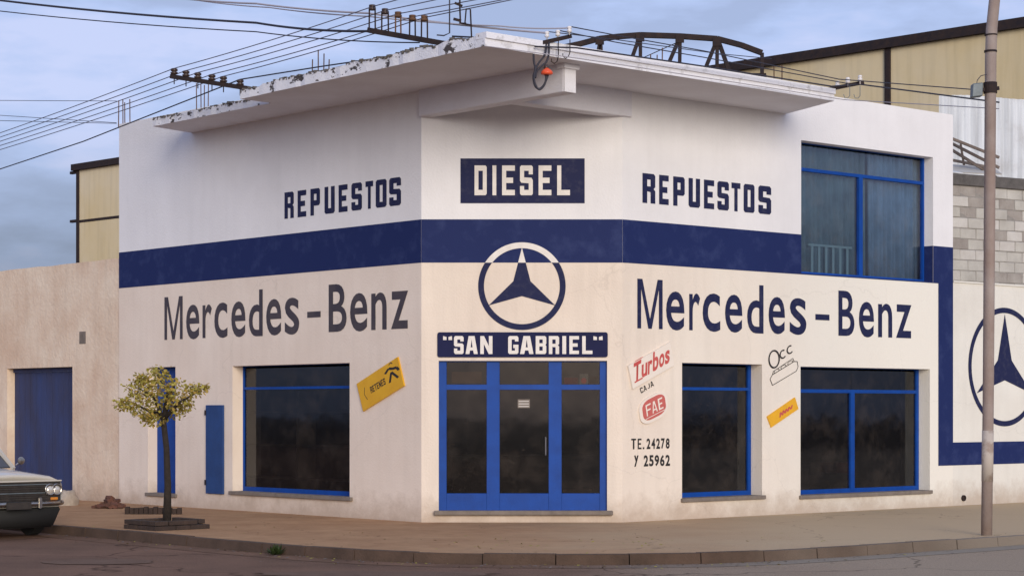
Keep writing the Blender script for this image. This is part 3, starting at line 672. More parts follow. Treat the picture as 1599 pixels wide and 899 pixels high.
letters(WC, [(ch, p, q, Zc(552.5), Zc(524.5)) for ch, p, q, _ in sg], .0245, M['white_text'], root, ga=(.34, .19, .12, .08))
# two long painted names either side of the corner
BM, BX, BC = 3.035, 3.60, 3.815
def maker(W, ext, label, tm):
    root = sign('painted_lettering', W, (ext[0][1] + ext[-1][2]) / 2, BM, label, 'lettering', 'large painted two part names')
    for ch, p, q in ext:
        s0, s1 = W.s(p), W.s(q)
        z0, z1 = BM, BX + .03
        if ch in 'MB': z1 = BC
        if ch == 'd': z1 = BC + .01
        if ch in 'ecs': z0 = BM - .012; z1 = BX + .045
        if ch == 'd': z0 = BM - .012
        if ch == '-': z0, z1 = 3.29, 3.39; me = loops_mesh(G('-'))
        elif ch == 'M': me = loops_mesh(G('M'))
        else: me = font_mesh(ch, .012)
        place_glyph(me, lambda x, y: W(s0 + (s1 - s0) * x, z0 + (z1 - z0) * y, OT), 'letter', tm, root)
maker(WL, [('M', 257, 285.5), ('e', 291, 311.5), ('r', 316.5, 331), ('c', 335, 355.5), ('e', 361.5, 383.5), ('d', 389, 410.5), ('e', 416, 439.5), ('s', 445, 467.5), ('-', 480, 501), ('B', 513.5, 541.5), ('e', 547, 574), ('n', 580, 604), ('z', 611, 637.5)],
      'large dark two part painted name with hyphen on the left wall below the band', M['left_text'])
maker(WR, [('M', 995, 1034.5), ('e', 1040, 1068.5), ('r', 1076, 1093), ('c', 1097, 1124.5), ('e', 1132, 1159), ('d', 1166.5, 1192), ('e', 1200, 1225.5), ('s', 1233, 1259), ('-', 1273, 1295), ('B', 1309, 1334), ('e', 1341, 1364.5), ('n', 1371, 1393), ('z', 1399, 1423)],
      'large navy two part painted name with hyphen on the right wall below the band', M['navy_text'])

# star emblems
def clip(bm, z, keep_low):
    geom = list(bm.verts) + list(bm.edges) + list(bm.faces)
    bmesh.ops.bisect_plane(bm, geom=geom, plane_co=(0, 0, z), plane_no=(0, 0, 1), clear_outer=keep_low, clear_inner=not keep_low)
def ring_bm(W, cs, cz, ro, ri, off):
    b = MB(); n_ = 96
    for k in range(n_):
        t0, t1 = 2 * math.pi * k / n_, 2 * math.pi * (k + 1) / n_
        b.face([W(cs + r_ * math.cos(t), cz + r_ * math.sin(t), off) for r_, t in ((ri, t0), (ro, t0), (ro, t1), (ri, t1))])
    return b
def star_bm(W, cs, cz, r_, ri, off):
    b = MB()
    for k in range(3):
        t = R(90 + 120 * k); pr, pl_ = t - R(60), t + R(60)
        for s_ in (pr, pl_):
            b.face([W(cs, cz, off), W(cs + r_ * math.cos(t), cz + r_ * math.sin(t), off), W(cs + ri * math.cos(s_), cz + ri * math.sin(s_), off)][::(1 if s_ == pr else -1)])
    return b
root = sign('painted_emblem', WC, 815, Zc(515), 'round three pointed star emblem painted over the band above the entrance', 'emblem', 'three pointed star emblems')
cs, cz = X(815), Zc(446.7)
for low, m_ in ((True, M['navy_text']), (False, M['white_text'])):
    b = ring_bm(WC, cs, cz, .683, .592, .0075); clip(b.bm, BZ0, low); b.build('ring', m_, root)
    b = star_bm(WC, cs, cz, .60, .155, .0065); clip(b.bm, BZ0, low); b.build('star', m_, root)

# yellow RETENES board on the left wall
class Quad:
    """parallelogram board on a wall given by its four photo corners TL,TR,BR,BL"""
    def __init__(s, W, tl, tr, br, bl, off=0): s.W = W; s.c = [W.hit(*p) for p in (tl, tr, br, bl)]
    def at(s, x, y, off):
        tl, tr, br, bl = s.c
        p = [(bl[i] * (1 - x) + br[i] * x) * (1 - y) + (tl[i] * (1 - x) + tr[i] * x) * y for i in (0, 1)]
        return s.W(p[0], p[1], off)
    def board(s, o0, o1, name, m, parent, r_=0.0):
        b = MB(); pts = [(0, 0), (1, 0), (1, 1), (0, 1)]
        if r_:
            pts = []
            for cx_, cy_, a0 in ((1 - r_, 1 - r_, 0), (r_, 1 - r_, 90), (r_, r_, 180), (1 - r_, r_, 270)):
                for k in range(6): t = R(a0 + 18 * k); pts.append((cx_ + r_ * math.cos(t), cy_ + r_ * math.sin(t)))
        b.prism(pts, o0, o1, lambda x, y, z: s.at(x, y, z)); return b.build(name, m, parent)
    def text(s, st, x0, x1, y0, y1, off, m, parent, block=True, bold=.03, gap=.22, shear=0, ga=None, wid=None):
        n_ = len(st); wid = wid or [1] * n_; tot = sum(wid) + gap * (n_ - 1); x = x0
        for ch, wd in zip(st, wid):
            w_ = (x1 - x0) * wd / tot
            if ch != ' ':
                me = loops_mesh(G(ch, *(ga or ()))) if block else font_mesh(ch, bold)
                h0, h1 = (y0, y1)
                if isinstance(y1, dict): h1 = y1.get(ch, y1['_'])
                place_glyph(me, lambda u, v, x=x, w_=w_, h1=h1: s.at(x + w_ * u + shear * v * (h1 - h0), h0 + (h1 - h0) * v, off), 'letter', m, parent)
            x += w_ + (x1 - x0) * gap / tot
    def stroke(s, pts, w_, off, name, m, parent, asp=1.0):
        b = MB()
        for k, (p, q) in enumerate(zip(pts, pts[1:])):
            dx, dy = q[0] - p[0], q[1] - p[1]; l_ = math.hypot(dx, dy) or 1; nx, ny = -dy / l_ * w_ / 2, dx / l_ * w_ / 2 * asp
            e_ = off + .0004 * (k % 3)
            b.face([s.at(p[0] + nx, p[1] + ny, e_), s.at(p[0] - nx, p[1] - ny, e_), s.at(q[0] - nx, q[1] - ny, e_), s.at(q[0] + nx, q[1] + ny, e_)])
        return b.build(name, m, parent)
Q = Quad(WL, (559, 599), (623, 557), (633, 602), (569, 642))
root = sign('yellow_sign', WL, 596, 1.75, 'tilted yellow RETENES sign on the left wall beside the display window', 'sign', off=.02)
Q.board(.002, .03, 'board', M['yellow'], root)
Q.text('RETENES', .27, .63, .40, .62, .032, M['black_text'], root, ga=(.3, .18, .1, .05))
Q.stroke([(.72, .36), (.80, .66), (.92, .36)], .05, .032, 'mark', M['black_text'], root)
Q.stroke([(.66, .72), (.76, .82), (.84, .74), (.93, .70), (.97, .58)], .055, .032, 'mark', M['black_text'], root, 1.4)
Q.stroke([(.78, .92), (.83, .97), (.86, .90)], .02, .032, 'mark', M['carton'], root, 1.4)
Q.stroke([(.16, .28), (.12, .5), (.16, .72)], .012, .032, 'mark', M['carton'], root)
# Turbos
Q = Quad(WR, (979, 571), (1044, 534), (1051, 570), (986, 607))
root = sign('turbos_sign', WR, 1015, 2.0, 'slanting red Turbos lettering on a pale plate right of the entrance', 'sign', off=.02)
Q.board(.002, .035, 'plate', M['sign_white'], root)
Q.text('Turbos', .03, .90, .22, {'T': .98, 'b': .98, '_': .74}, .037, M['red'], root, block=False, bold=.03, gap=.10, shear=.12, wid=[1.25, .95, .72, .95, .9, .8])
Q.stroke([(.06, .22), (.25, .22)], .05, .0385, 'serif', M['red'], root, 1.2)
Q.stroke([(.16, 1.03), (.34, 1.03)], .02, .0385, 'mark', M['red'], root, 1.5)
# CAJA + FAE badge
Q = Quad(WR, (998.5, 606), (1019, 594), (1021, 602), (1001, 614))
root = sign('small_lettering', WR, 1010, 2.1, 'small black hand painted word CAJA above the red oval badge', 'lettering')
st = 'CAUA'
Q.text('CA', 0, .46, 0, 1, OT, M['black_text'], root, ga=(.28, .2, .15, .1))
Q.stroke([(.56, .28), (.60, .08), (.68, .1), (.70, .95)], .06, OT, 'letter', M['black_text'], root, 1.4)
Q.text('A', .78, 1, 0, 1, OT, M['black_text'], root, ga=(.28, .2, .15, .1))
Q = Quad(WR, (995, 628), (1038, 606), (1043, 645), (1000, 667))
root = sign('badge', WR, 1019, 1.6, 'rounded salmon red FAE badge with pale rim below the small word CAJA', 'badge', off=.02)
Q.board(.002, .028, 'rim', M['sign_white'], root, .36)
Q2 = Quad(WR, (999.5, 629), (1034.5, 611), (1039, 642), (1004, 660)); Q2.board(.0285, .034, 'plate', M['red_faded'], root, .33)
Q2.text('FA', .14, .62, .24, .80, .036, M['sign_white'], root, ga=(.22, .13, .1, .05), gap=.12)
Q2.text('E', .68, .88, .24, .80, .036, M['sign_white'], root, ga=(.3, .13, .1, .05))
Q2.stroke([(.08, .14), (.95, .14)], .03, .0355, 'line', M['sign_white'], root)
# telephone numbers
root = sign('phone_lettering', WR, 1016, zl(1016, 727, WR), 'black painted telephone numbers TE. 24278 Y 25962 right of the entrance', 'lettering')
z1a, z0a = zl(1016, 684, WR), zl(1016, 700.5, WR); z1b, z0b = zl(1016, 710, WR), zl(1016, 727.5, WR)
letters(WR, [('T', 985.5, 993, z0a, z1a), ('E', 995.5, 1001.5, z0a, z1a)], OT, M['black_text'], root, ga=(.32, .16, .1, .05))
letters(WR, [('-', 1003.5, 1006, z0a, z0a + .03)], OT, M['black_text'], root)
letters(WR, [(ch, 1009.5 + i * 7.5, 1015.4 + i * 7.5, z0a, z1a) for i, ch in enumerate('24278')], OT, M['black_text'], root, block=False, bold=.035)
letters(WR, [('y', 990, 997, z0b, z1b)], OT, M['black_text'], root, block=False, bold=.035)
letters(WR, [(ch, 1005 + i * 8.5, 1012 + i * 8.5, z0b, z1b) for i, ch in enumerate('25962')], OT, M['black_text'], root, block=False, bold=.035)
# Occ drawing
Q = Quad(WR, (1195, 557), (1240, 533), (1248, 578), (1204, 607))
root = sign('outline_drawing', WR, 1221, 2.0, 'thin black outline drawing of an engine block with letters Occ between the right windows', 'painting')
def ell(cx_, cy_, rx, ry, n_=22, a0=0, a1=360): return [(cx_ + rx * math.cos(R(a0 + (a1 - a0) * k / n_)), cy_ + ry * math.sin(R(a0 + (a1 - a0) * k / n_))) for k in range(n_ + 1)]
Q.stroke(ell(.26, .80, .17, .26), .05, OT, 'letter', M['black_text'], root)
Q.stroke(ell(.57, .80, .10, .12, 14, 50, 310), .045, OT, 'letter', M['black_text'], root)
Q.stroke(ell(.82, .82, .10, .12, 14, 50, 310), .045, OT, 'letter', M['black_text'], root)
Q.stroke([(.06, .08), (.02, .30), (.12, .38), (.88, .38), (.98, .32), (.98, .14), (.90, .04), (.06, .08)], .022, OT, 'outline', M['black_text'], root)
Q.stroke([(.12, .38), (.16, .46), (.86, .50), (.88, .38)], .018, OT, 'outline', M['black_text'], root)
for k in range(3): Q.stroke(ell(.27 + .24 * k, .42, .09, .045, 12), .018, OT + .0005, 'outline', M['black_text'], root)
# small orange board
Q = Quad(WR, (1196.5, 650), (1240, 620), (1245.5, 638), (1203, 667))
root = sign('orange_sign', WR, 1221, 1.6, 'small slanting orange yellow board with faded red writing between the right windows', 'sign', off=.02)
Q.board(.002, .022, 'board', M['orange_sign'], root)
Q.stroke([(.36, .30), (.42, .66), (.46, .34), (.52, .66), (.56, .34), (.62, .62), (.66, .34), (.72, .62), (.77, .36), (.84, .60)], .05, .024, 'faded_writing', M['red'], root, 1.6)
# stickers in the transom and notice on the middle leaf
b = MB(); b.box(X(705), X(752), Zc(597.5), Zc(580), -.122, -.118, WC)
tag(b.build('sticker', M['rust_orange']), 'dull orange sticker in the transom over the left door leaf', 'sticker')
no = empty('notice', WC(X(818), Zc(637), -.095), 'small white paper notice on the glass of the middle door leaf', 'notice')
b = MB(); b.box(X(808.5), X(827.5), Zc(636.5), Zc(623), -.099, -.094, WC); b.build('paper', M['sill'], no)
for k in range(3):
    b = MB(); b.box(X(810), X(826), Zc(634.8 - k * 4), Zc(633.4 - k * 4), -.0938, -.0932, WC); b.build('text_line', M['paper'], no)

# ------------------------------------------------------------------ white yard wall at the far right
yw = empty('yard_wall', WR(sRend + 2.5, 0, 0), 'low white yard wall with navy frame and large star circle beyond the shop', 'wall')
YT = 4.09; s1_ = sRend + 14
wall_panel(WR, sRend + .002, s1_, 0, YT, [], .22, [(99, 0)], parent=yw, mats=[M['yard_white']], off=-.004, name='wall')
b = MB(); b.box(sRend + .004, s1_, YT, YT + .03, -.26, .02, WR); b.build('coping', M['yard_white'], yw)
sheet(WR, [(sRend + .004, sRend + 3.4, zb0, zb1), (sRend + 3.0, sRend + 3.4, zb1, YT - .05)], .001, 'painted_band', M['navy'], yw)
ccx, ccz, cr_ = WR.s(1569), zl(1581, 573, WR), 1.115
b = ring_bm(WR, ccx, ccz, cr_, cr_ - .10, .002); b.build('painted_ring', M['navy_text'], yw)
b = star_bm(WR, ccx, ccz, cr_ - .12, .25, .002); b.build('painted_star', M['navy_text'], yw)
b = MB(); s_, z_ = WR.hit(1504, 777); b.lathe(WR(s_, z_, -.02), [(.055, 0), (.055, .05), (.04, .055), (.035, .03), (.002, .03)], axis=WR.n)
tag(b.build('drain_outlet', M['steel_dark']), 'small dark round pipe outlet low in the white wall near the pole', 'pipe')

# ------------------------------------------------------------------ old plaster wall with blue garage door on the left
nw = empty('garage_wall', WL(sLend - 3, 0, -.03), 'old stained pinkish plaster wall with a blue garage door left of the shop', 'wall')
gd = (WL.s(9), WL.s(111), 0.02, 2.60); send = WL.s(-330)
wall_panel(WL, send, sLend - .003, 0, 4.5, [gd], .26, [(99, 0)], parent=nw, mats=[M['plaster_old']], off=-.03)
b = MB(); n_ = 60; pts = [(send, 4.5)] + [(send + (sLend - .003 - send) * k / n_, 4.62 + .04 * noise.noise(Vector((k * .35, 0, 2))) - (.05 if k < 20 else 0)) for k in range(n_ + 1)] + [(sLend - .003, 4.5)]
b.prism(pts, -.285, -.032, lambda x, y, z: WL(x, y, z)); b.build('broken_top', M['plaster_old'], nw)
b = MB(); s_, z_ = WL.hit(129, 527, -.03); b.box(s_ - .12, s_ + .12, z_ - .12, z_ + .12, -.05, -.024, WL); b.bevel(.004); b.build('patch', M['sill'], nw)
gdo = MB(); gdo.box(gd[0] - .005, gd[1] + .005, 2.52, 2.605, -.24, -.17, WL); gdo = gdo.build('garage_door', M['blue_dull'], nw)
nb = 12
for k in range(nb):
    w_ = (gd[1] - gd[0]) / nb; b = MB(); j = random.uniform(-.006, .006)
    b.box(gd[0] + k * w_ + .006, gd[0] + (k + 1) * w_ - .006, .04, 2.518, -.25, -.205 + j, WL); b.build('board', M['blue_dull'], gdo)
b = MB(); b.box(gd[0], gd[1], .04, 2.5, -.28, -.252, WL); b.build('backing', M['car_dark'], gdo)

# ------------------------------------------------------------------ warehouse behind
wd = Vector((27.82, -27.28)).normalized(); WW = Wall((-16.4, 75.07), (wd.x, wd.y))
ware = empty('warehouse', WW(18, 0, -5), 'large ochre clad warehouse with dark eaves standing behind the corner shop', 'warehouse')
Lw = 46
wE = WW.s(1387); cols = [0.0]
span = 5.6; st = wE % span
xs = [0.0] + [st + span * k for k in range(0, 9) if st + span * k < Lw and st + span * k > 7] + [Lw]
for a_, c_ in zip(xs, xs[1:]):
    for z0, z1 in ((0.0, 5.2), (5.28, 8.82), (8.92, 10.8)):
        b = MB(); b.box(a_ + .06, c_ - .06, z0, z1, -.12, 0, WW); b.build('wall_panel', M['warehouse'], ware)
for s_ in xs[:-1] + [Lw]:
    b = MB(); b.box(s_ - .08, s_ + .08, 0, 10.8, -.14, .05, WW); b.build('column', M['steel_dark'], ware)
for z in (5.2, 8.82):
    b = MB(); b.box(0, Lw, z, z + (.08 if z < 6 else .10), -.1, .012, WW); b.build('girt', M['warehouse'] if z < 6 else M['steel_dark'], ware)
b = MB(); b.box(-.3, Lw + .2, 10.8, 11.04, -.5, .14, WW); b.build('gutter', M['steel_dark'], ware)
b = MB(); b.hexa([WW(-.2, 10.85, -.3), WW(Lw, 10.85, -.3), WW(Lw, 11.6, -14), WW(-.2, 11.6, -14), WW(-.2, 11.0, -.3), WW(Lw, 11.0, -.3), WW(Lw, 11.75, -14), WW(-.2, 11.75, -14)]); b.build('roof', M['roof_grey'], ware)
b = MB(); b.box(-.02, .1, 0, 10.8, -14, -.15, WW); b.build('end_wall', M['warehouse'], ware)
for z in (8.86, 10.7):
    b = MB(); b.box(-.55, -.02, z, z + .1, -.1, .02, WW); b.build('bracket', M['steel_dark'], ware)

# bowed steel roof truss standing behind the canopy
TY = 50
tr = empty('roof_truss', P(1040, 640, TY).xy.to_3d(), 'dark bowed open steel roof truss rising behind the canopy', 'truss')
chord = [(872, 76), (905, 69), (935, 61), (965, 57.5), (1000, 55), (1062, 57), (1120, 61), (1158, 71), (1190, 83)]
b = MB()
for p, q in zip(chord, chord[1:]): b.bar(P(*p, TY), P(*q, TY), .12, .13)
b.build('top_chord', M['steel_dark'], tr)
b = MB(); b.bar(P(872, 118, TY), P(1196, 118, TY), .1, .1); b.build('bottom_chord', M['steel_dark'], tr)
for p, q in [((937, 62), (928, 118)), ((938, 62), (940, 118)), ((999, 57), (977, 118)), ((1000, 57), (1000, 118)), ((1062, 58), (1036, 118)), ((1062, 58), (1061, 118)), ((1120, 62), (1097, 118)), ((1120, 62), (1119.5, 118)), ((1121, 62), (1141, 118)), ((1190, 83), (1190, 118))]:
    b = MB(); b.bar(P(*p, TY - .02), P(*q, TY - .02), .085, .10); b.build('web_bar', M['steel_dark'], tr)
for p in (937, 1000, 1062, 1120):
    yy = {937: 64, 1000: 59, 1062: 61, 1120: 66}[p]
    b = MB(); c = P(p, yy, TY - .08); b.box(c.x - .12, c.x + .1, c.y - .01, c.y + .01, c.z - .1, c.z + .1); b.build('gusset_plate', M['steel_dark'], tr)
b = MB(); b.bar(P(1001, 92, TY + .1), P(1068, 62, TY + .1), .02); b.build('tie_rod', M['steel_dark'], tr)
for p in (880, 1190):
    b = MB(); c = P(p, 118, TY); b.bar((c.x, c.y, -.2), c, .2); b.build('post', M['steel_dark'], tr)

# white corrugated sheets, broken roof and block wall at the right
def corrugated(name, p0, p1, z0f, z1f, m, label, cat, step=.038, amp=.018, group=None):
    b = MB(); p0, p1 = Vector(p0), Vector(p1); d = p1 - p0; Ls = d.length; d.normalize(); n_ = Vector((d.y, -d.x, 0)); k = int(Ls / step); prev = None
    for i in range(k + 1):
        t = i / k; p = p0 + d * Ls * t + n_ * (amp * math.sin(i * math.pi / 2 + .3))
        v = (b.bm.verts.new((p.x, p.y, z0f(t))), b.bm.verts.new((p.x, p.y, z1f(t))))
        if prev: b.bm.faces.new((prev[0], v[0], v[1], prev[1]))
        prev = v
    o = b.build(name, m); sm = o.modifiers.new('sheet', 'SOLIDIFY'); sm.thickness = .002
    return tag(o, label, cat, group)
cx0, cx1 = P(1466, 640, 43), P(1720, 640, 43.6)
corrugated('corrugated_fence', (cx0.x, cx0.y, 0), (cx1.x, cx1.y, 0), lambda t: 0, lambda t: 8.55 + .03 * math.sin(t * 9), M['white_sheet'], 'tall white streaked corrugated iron screen behind the right end of the shop', 'fence')
bw = Wall(tuple(WR(sRend, 0, -.75).xy), (WR.d.x * .9 + .1, WR.d.y * .9 - .12))
root = empty('block_wall', bw(1.2, 0, -.1), 'bare grey concrete block wall above the white yard wall behind the pole', 'wall')
b = MB(); b.box(-.3, 5.4, 0, 6.05, -.19, -.014, bw); b.build('mortar', M['mortar'], root)
bme = None; rb = random.Random(5)
protos = []
for v_ in range(4):
    b = MB(); b.hexa([bw(x_, z_, o_) for o_ in (-.10, 0) for x_, z_ in ((.006, .006), (.394, .006), (.394, .194), (.006, .194))]); 
    for v in b.bm.verts: v.co += Vector((rb.uniform(-.004, .004), rb.uniform(-.004, .004), rb.uniform(-.004, .004)))
    b.bevel(.008)
    me = bpy.data.meshes.new('block'); bmesh.ops.recalc_face_normals(b.bm, faces=b.bm.faces); b.bm.to_mesh(me); b.bm.free(); me.materials.append(M[('block', 'block_dark', 'block', 'block_light')[v_]])
    me.transform(Matrix.Translation(-bw(0, 0, 0))); protos.append(me)
for row in range(10):
    for k in range(-1, 13):
        o = bpy.data.objects.new('block', rb.choice(protos)); COL.objects.link(o); o.parent = root
        o.location = bw(k * .4 + (.2 if row % 2 else 0), 3.98 + row * .2, rb.uniform(-.012, .004)) - OFF[root]
b = MB(); b.box(-.3, 5.4, 5.985, 6.20, -.2, .03, bw); b.bevel(.01); b.build('ring_beam', M['concrete_dark'], root)
# fallen roofing on top of it
def slab3(name, p, u, v, th, m, label, cat, group=None):
    p, u, v = Vector(p), Vector(u), Vector(v); n_ = u.cross(v).normalized() * th; b = MB()
    b.hexa([p, p + u, p + u + v, p + v, p + n_, p + u + n_, p + u + v + n_, p + v + n_]); return tag(b.build(name, m), label, cat, group)
slab3('roof_sheet', bw(-.2, 6.22, .02), bw.d * 1.25 + Vector((0, 0, -.02)), Vector((-.5, 1.5, .36)), .02, M['white_sheet'], 'crumpled white roof sheet lying on the block wall', 'roof sheet')
slab3('roof_sheet', bw(.75, 6.21, -.1), bw.d * 1.4 + Vector((0, 0, .05)), Vector((.1, 1.2, .30)), .02, M['block'], 'grey roof sheet leaning behind the pole on the block wall', 'roof sheet')
for i, (a_, c_) in enumerate([((1480, 214), (1560, 246)), ((1482, 222), (1560, 262)), ((1486, 234), (1560, 280)), ((1486, 250), (1548, 262)), ((1500, 225), (1506, 262))]):
    Ya = 37.6 + i * .25
    b = MB(); b.bar(P(*a_, Ya), P(*c_, Ya + .3), .035, .05)
    tag(b.build('roof_batten', M['wood']), ['uppermost long sloping timber batten above the block wall', 'second sloping timber batten above the block wall', 'lowest long sloping timber batten above the block wall', 'short nearly level timber batten above the block wall', 'short upright stick among the sloping battens'][i], 'batten', 'loose roof battens behind the shop')
b = MB(); b.bar(P(1500, 262, 38.6), P(1500, 215, 38.6), .3, .02); 
b.bm.free()

# ------------------------------------------------------------------ utility pole at the right
pr = empty('utility_pole', (6.65, 27.8, 0), 'weathered concrete utility pole standing at the kerb on the right', 'utility pole')
axis = [P(1540.5, 838, 27.8), P(1543, 640, 27.8), P(1545.5, 300, 27.8), P(1547, 90, 27.8), P(1548.5, 45, 27.8), P(1553, 0, 27.8), P(1562, -80, 27.8), P(1570, -160, 27.8)]
b = MB(); b.tube(axis, .08, 16, rs=[.078, .078, .079, .080, .080, .078, .075, .072]); b.build('shaft', M['pole'], pr, smooth=True)
b = MB(); b.tube([P(1541.6, 751, 27.8), P(1542.6, 672, 27.8)], .0815, 16); b.build('painted_patch', M['pole_paint'], pr, smooth=True)
b = MB(); b.tube([P(1546.8, 82, 27.8), P(1546.8, 79, 27.8)], .09, 16); b.build('strap', M['steel_dark'], pr)
b = MB(); b.tube([P(1547.4, 56, 27.8), P(1547.4, 54, 27.8)], .09, 16); b.build('strap', M['steel_dark'], pr)
b = MB(); b.tube([P(1546.3, 146, 27.8), P(1546.3, 129, 27.8)], .096, 16); b.build('clamp', M['steel_dark'], pr)
b = MB(); b.bar(P(1531, 141, 27.78), P(1560, 138, 27.78), .05, .05); b.build('bracket', M['steel_dark'], pr)
jb = empty('junction_box', P(1525, 152, 27.75), 'small grey metal box fixed on the left of the utility pole', 'box')
b = MB(); c = P(1525, 141, 27.75); b.box(-.075, .075, -.07, .07, -.10, .09, lambda x, y, z: c + Vector((x + z * .05, y, z + x * .12))); b.bevel(.012); b.build('housing', M['steel_grey'], jb)
b = MB(); b.tube([c + Vector((0, 0, .08)), c + Vector((.01, 0, .14)), c + Vector((.06, 0, .2)), c + Vector((.14, 0, .22))], .006, 6); b.build('lead', M['wire'], jb)

# ------------------------------------------------------------------ cross arms, insulators, wires
def arm(name, p, q, w_, label, h_=None):
    e_ = empty(name, Vector(q), label, 'cross arm'); b = MB(); b.bar(p, q, w_, h_ or w_); b.build('beam', M['steel_dark'], e_); return e_
def insulator(c, parent, s_=1.0, m=None, pin=.05):
    b = MB(); b.lathe(c, [(.012 * s_, -pin), (.012 * s_, 0), (.035 * s_, .005), (.04 * s_, .03), (.02 * s_, .045), (.036 * s_, .055), (.036 * s_, .09), (.02 * s_, .1)], 10); return b.build('insulator', m or M['porcelain_brown'], parent, smooth=True)
a1 = arm('cross_arm', P(267, 119.5, 32.6), P(392, 139, 31.9), .065, 'black bar carrying six dark insulators at the left end of the canopy', .07)
ins1 = []
for px, py in ((272, 115.5), (290.5, 119), (309, 122), (331, 125), (349, 128), (375, 133)):
    Yp = 32.6 - (px - 267) / 125 * .7; c = P(px, py + 1, Yp); insulator(c, a1, 1.6, pin=.02); ins1.append(c + Vector((0, 0, .10)))
    b = MB(); b.tube([c + Vector((0, 0, -.03)), c + Vector((0, 0, -.16))], .009, 6); b.build('bolt', M['steel_dark'], a1)
a2 = arm('cross_arm', P(575.5, 47.5, 28.9), P(708, 71, 28.05), .07, 'dark sloping bar carrying five upright brackets on the left canopy edge', .075)
ins2 = []
for i, (pl_, pr_, yt, yb) in enumerate(((576.5, 586, 8, 46), (596, 606.5, 14, 49), (617.5, 626, 19, 53), (639.5, 648.5, 24, 56), (658, 667.5, 25, 60))):
    Yp = 28.9 - (pl_ - 575) / 133 * .85; mm = M['steel_dark'] if i < 2 else M['rust']
    b = MB(); b.bar(P(pl_, yb, Yp), P(pl_ + .3, yt + 4, Yp), .022, .02); b.bar(P(pr_, yb + 2, Yp), P(pr_ - .3, yt + 4, Yp), .022, .02); b.build('bracket', M['steel_dark'] if i != 2 else M['rust'], a2)
    b = MB(); c = P((pl_ + pr_) / 2, yt + 5, Yp); b.lathe(c, [(.03, -.035), (.052, -.03), (.055, -.005), (.035, .01), (.05, .02), (.048, .045), (.02, .05)], 12); b.build('insulator', M['porcelain_brown'] if i < 2 else M['rust'], a2, smooth=True)
    ins2.append(c + Vector((0, 0, .02)))
a3 = arm('cross_arm', P(832, 70.5, 27.8), P(891, 57, 28.1), .07, 'dark bar with three white insulators over the canopy corner', .055)
ins3 = []
for px, py in ((854, 54), (871, 52), (889, 46)):
    c = P(px, py, 28.0); ins3.append(c + Vector((0, 0, .04)))
    b = MB(); b.lathe(c, [(.01, -.08), (.012, -.045), (.032, -.04), (.036, -.01), (.02, .0), (.034, .01), (.034, .035), (.012, .045)], 12); b.build('insulator', M['porcelain'], a3, smooth=True)
for px, dy in ((871, 34), (889, 26)):
    top = P(px + 1, 62, 27.97); k = dy / 110
    b = MB(); b.tube([top, top + Vector((.0, 0, -k * .75)), top + Vector((-.02, 0, -k)), top + Vector((-.06, 0, -k - .03)), top + Vector((-.1, 0, -k)), top + Vector((-.1, 0, -k + .04))], .007, 6); b.build('hook', M['steel_dark'], a3)
a4 = arm('cross_arm', P(1287, 141, 32.0), P(1348, 129, 32.2), .06, 'dark bar with small white insulators at the right end of the canopy', .06)
for px, py in ((1308, 131), (1324, 125.5), (1343, 122)):
    c = P(px, py, 32.05); b = MB(); b.lathe(c, [(.01, -.1), (.012, -.045), (.034, -.04), (.038, -.01), (.02, .0), (.034, .01), (.034, .035), (.012, .045)], 12); b.build('insulator', M['porcelain'], a4, smooth=True)
for px in (1327, 1343):
    top = P(px, 134, 31.97); b = MB(); k = .2; b.tube([top, top + Vector((0, 0, -k * .8)), top + Vector((-.03, 0, -k)), top + Vector((-.08, 0, -k)), top + Vector((-.1, 0, -k + .06))], .006, 6); b.build('hook', M['steel_grey'], a4)

def wire(pts, r, m, label, group, sag=.0, seg=6):
    """pts: (px,py,Y); gentle sag between supports"""
    V = [P(*p) if not isinstance(p, Vector) else p for p in pts]; out_ = []
    for a, c in zip(V, V[1:]):
        n_ = 10
        for k in range(n_): t = k / n_; out_.append(a.lerp(c, t) - Vector((0, 0, sag * 4 * t * (1 - t))))
    out_.append(V[-1]); b = MB(); b.tube(out_, r, seg)
    return tag(b.build('power_line', m), label, 'wire', group)
LY = [(207, 582, 14), (213, 603, 18), (219, 622, 22), (225, 643, 26), (231, 662, 30)]
ex = [(625, 0), (679, 0), (735, 0), (772, 0), (800, 0)]
words = ['topmost', 'second', 'third', 'fourth', 'lowest']
g5 = 'five parallel wires running over the left canopy'
for i in range(5):
    yl = LY[i][0]; e0 = ex[i]; p2 = ins2[i]; q2 = (LY[i][1], LY[i][2])
    dx = e0[0] - q2[0]; dy = e0[1] - q2[1]
    far = P(q2[0] + dx * 9, q2[1] + dy * 9, 21)
    wire([(-60, yl + 21, 44), ins1[i], p2, far], .0075, M['wire_grey'], f'{words[i]} of the five parallel wires crossing the sky at left', g5, sag=.03)
wire([(-60, 284, 44), (130, 221, 38), ins1[5], (502, 104, 30.6), (598, 90, 29.3), (662, 73, 28.4)], .011, M['wire'], 'single lower wire running down from the canopy edge to the left', 'separate overhead wires')
wire([(-40, -4, 34), (400, 36, 31), (578, 49, 28.85)], .019, M['wire'], 'thick dark cable in the upper left from the frame edge to the bracket bar', 'separate overhead wires', sag=.04)
wire([(706, 57, 28.3), (835, 63, 27.9)], .013, M['wire'], 'thick dark cable between the bracket bar and the canopy corner', 'separate overhead wires', sag=.0)
wire([(-40, 13, 35), (400, 50, 31), (655, 67, 28.6)], .010, M['wire'], 'thin dark wire just under the thick upper left cable', 'separate overhead wires', sag=.04)
wire([(250, -6, 33), (400, 6, 31), (575, 21, 29.3), (854, 52, 28.0)], .016, M['wire_pale'], 'upper of the two pale cables at the top centre', 'pale cables at top centre', sag=.02)
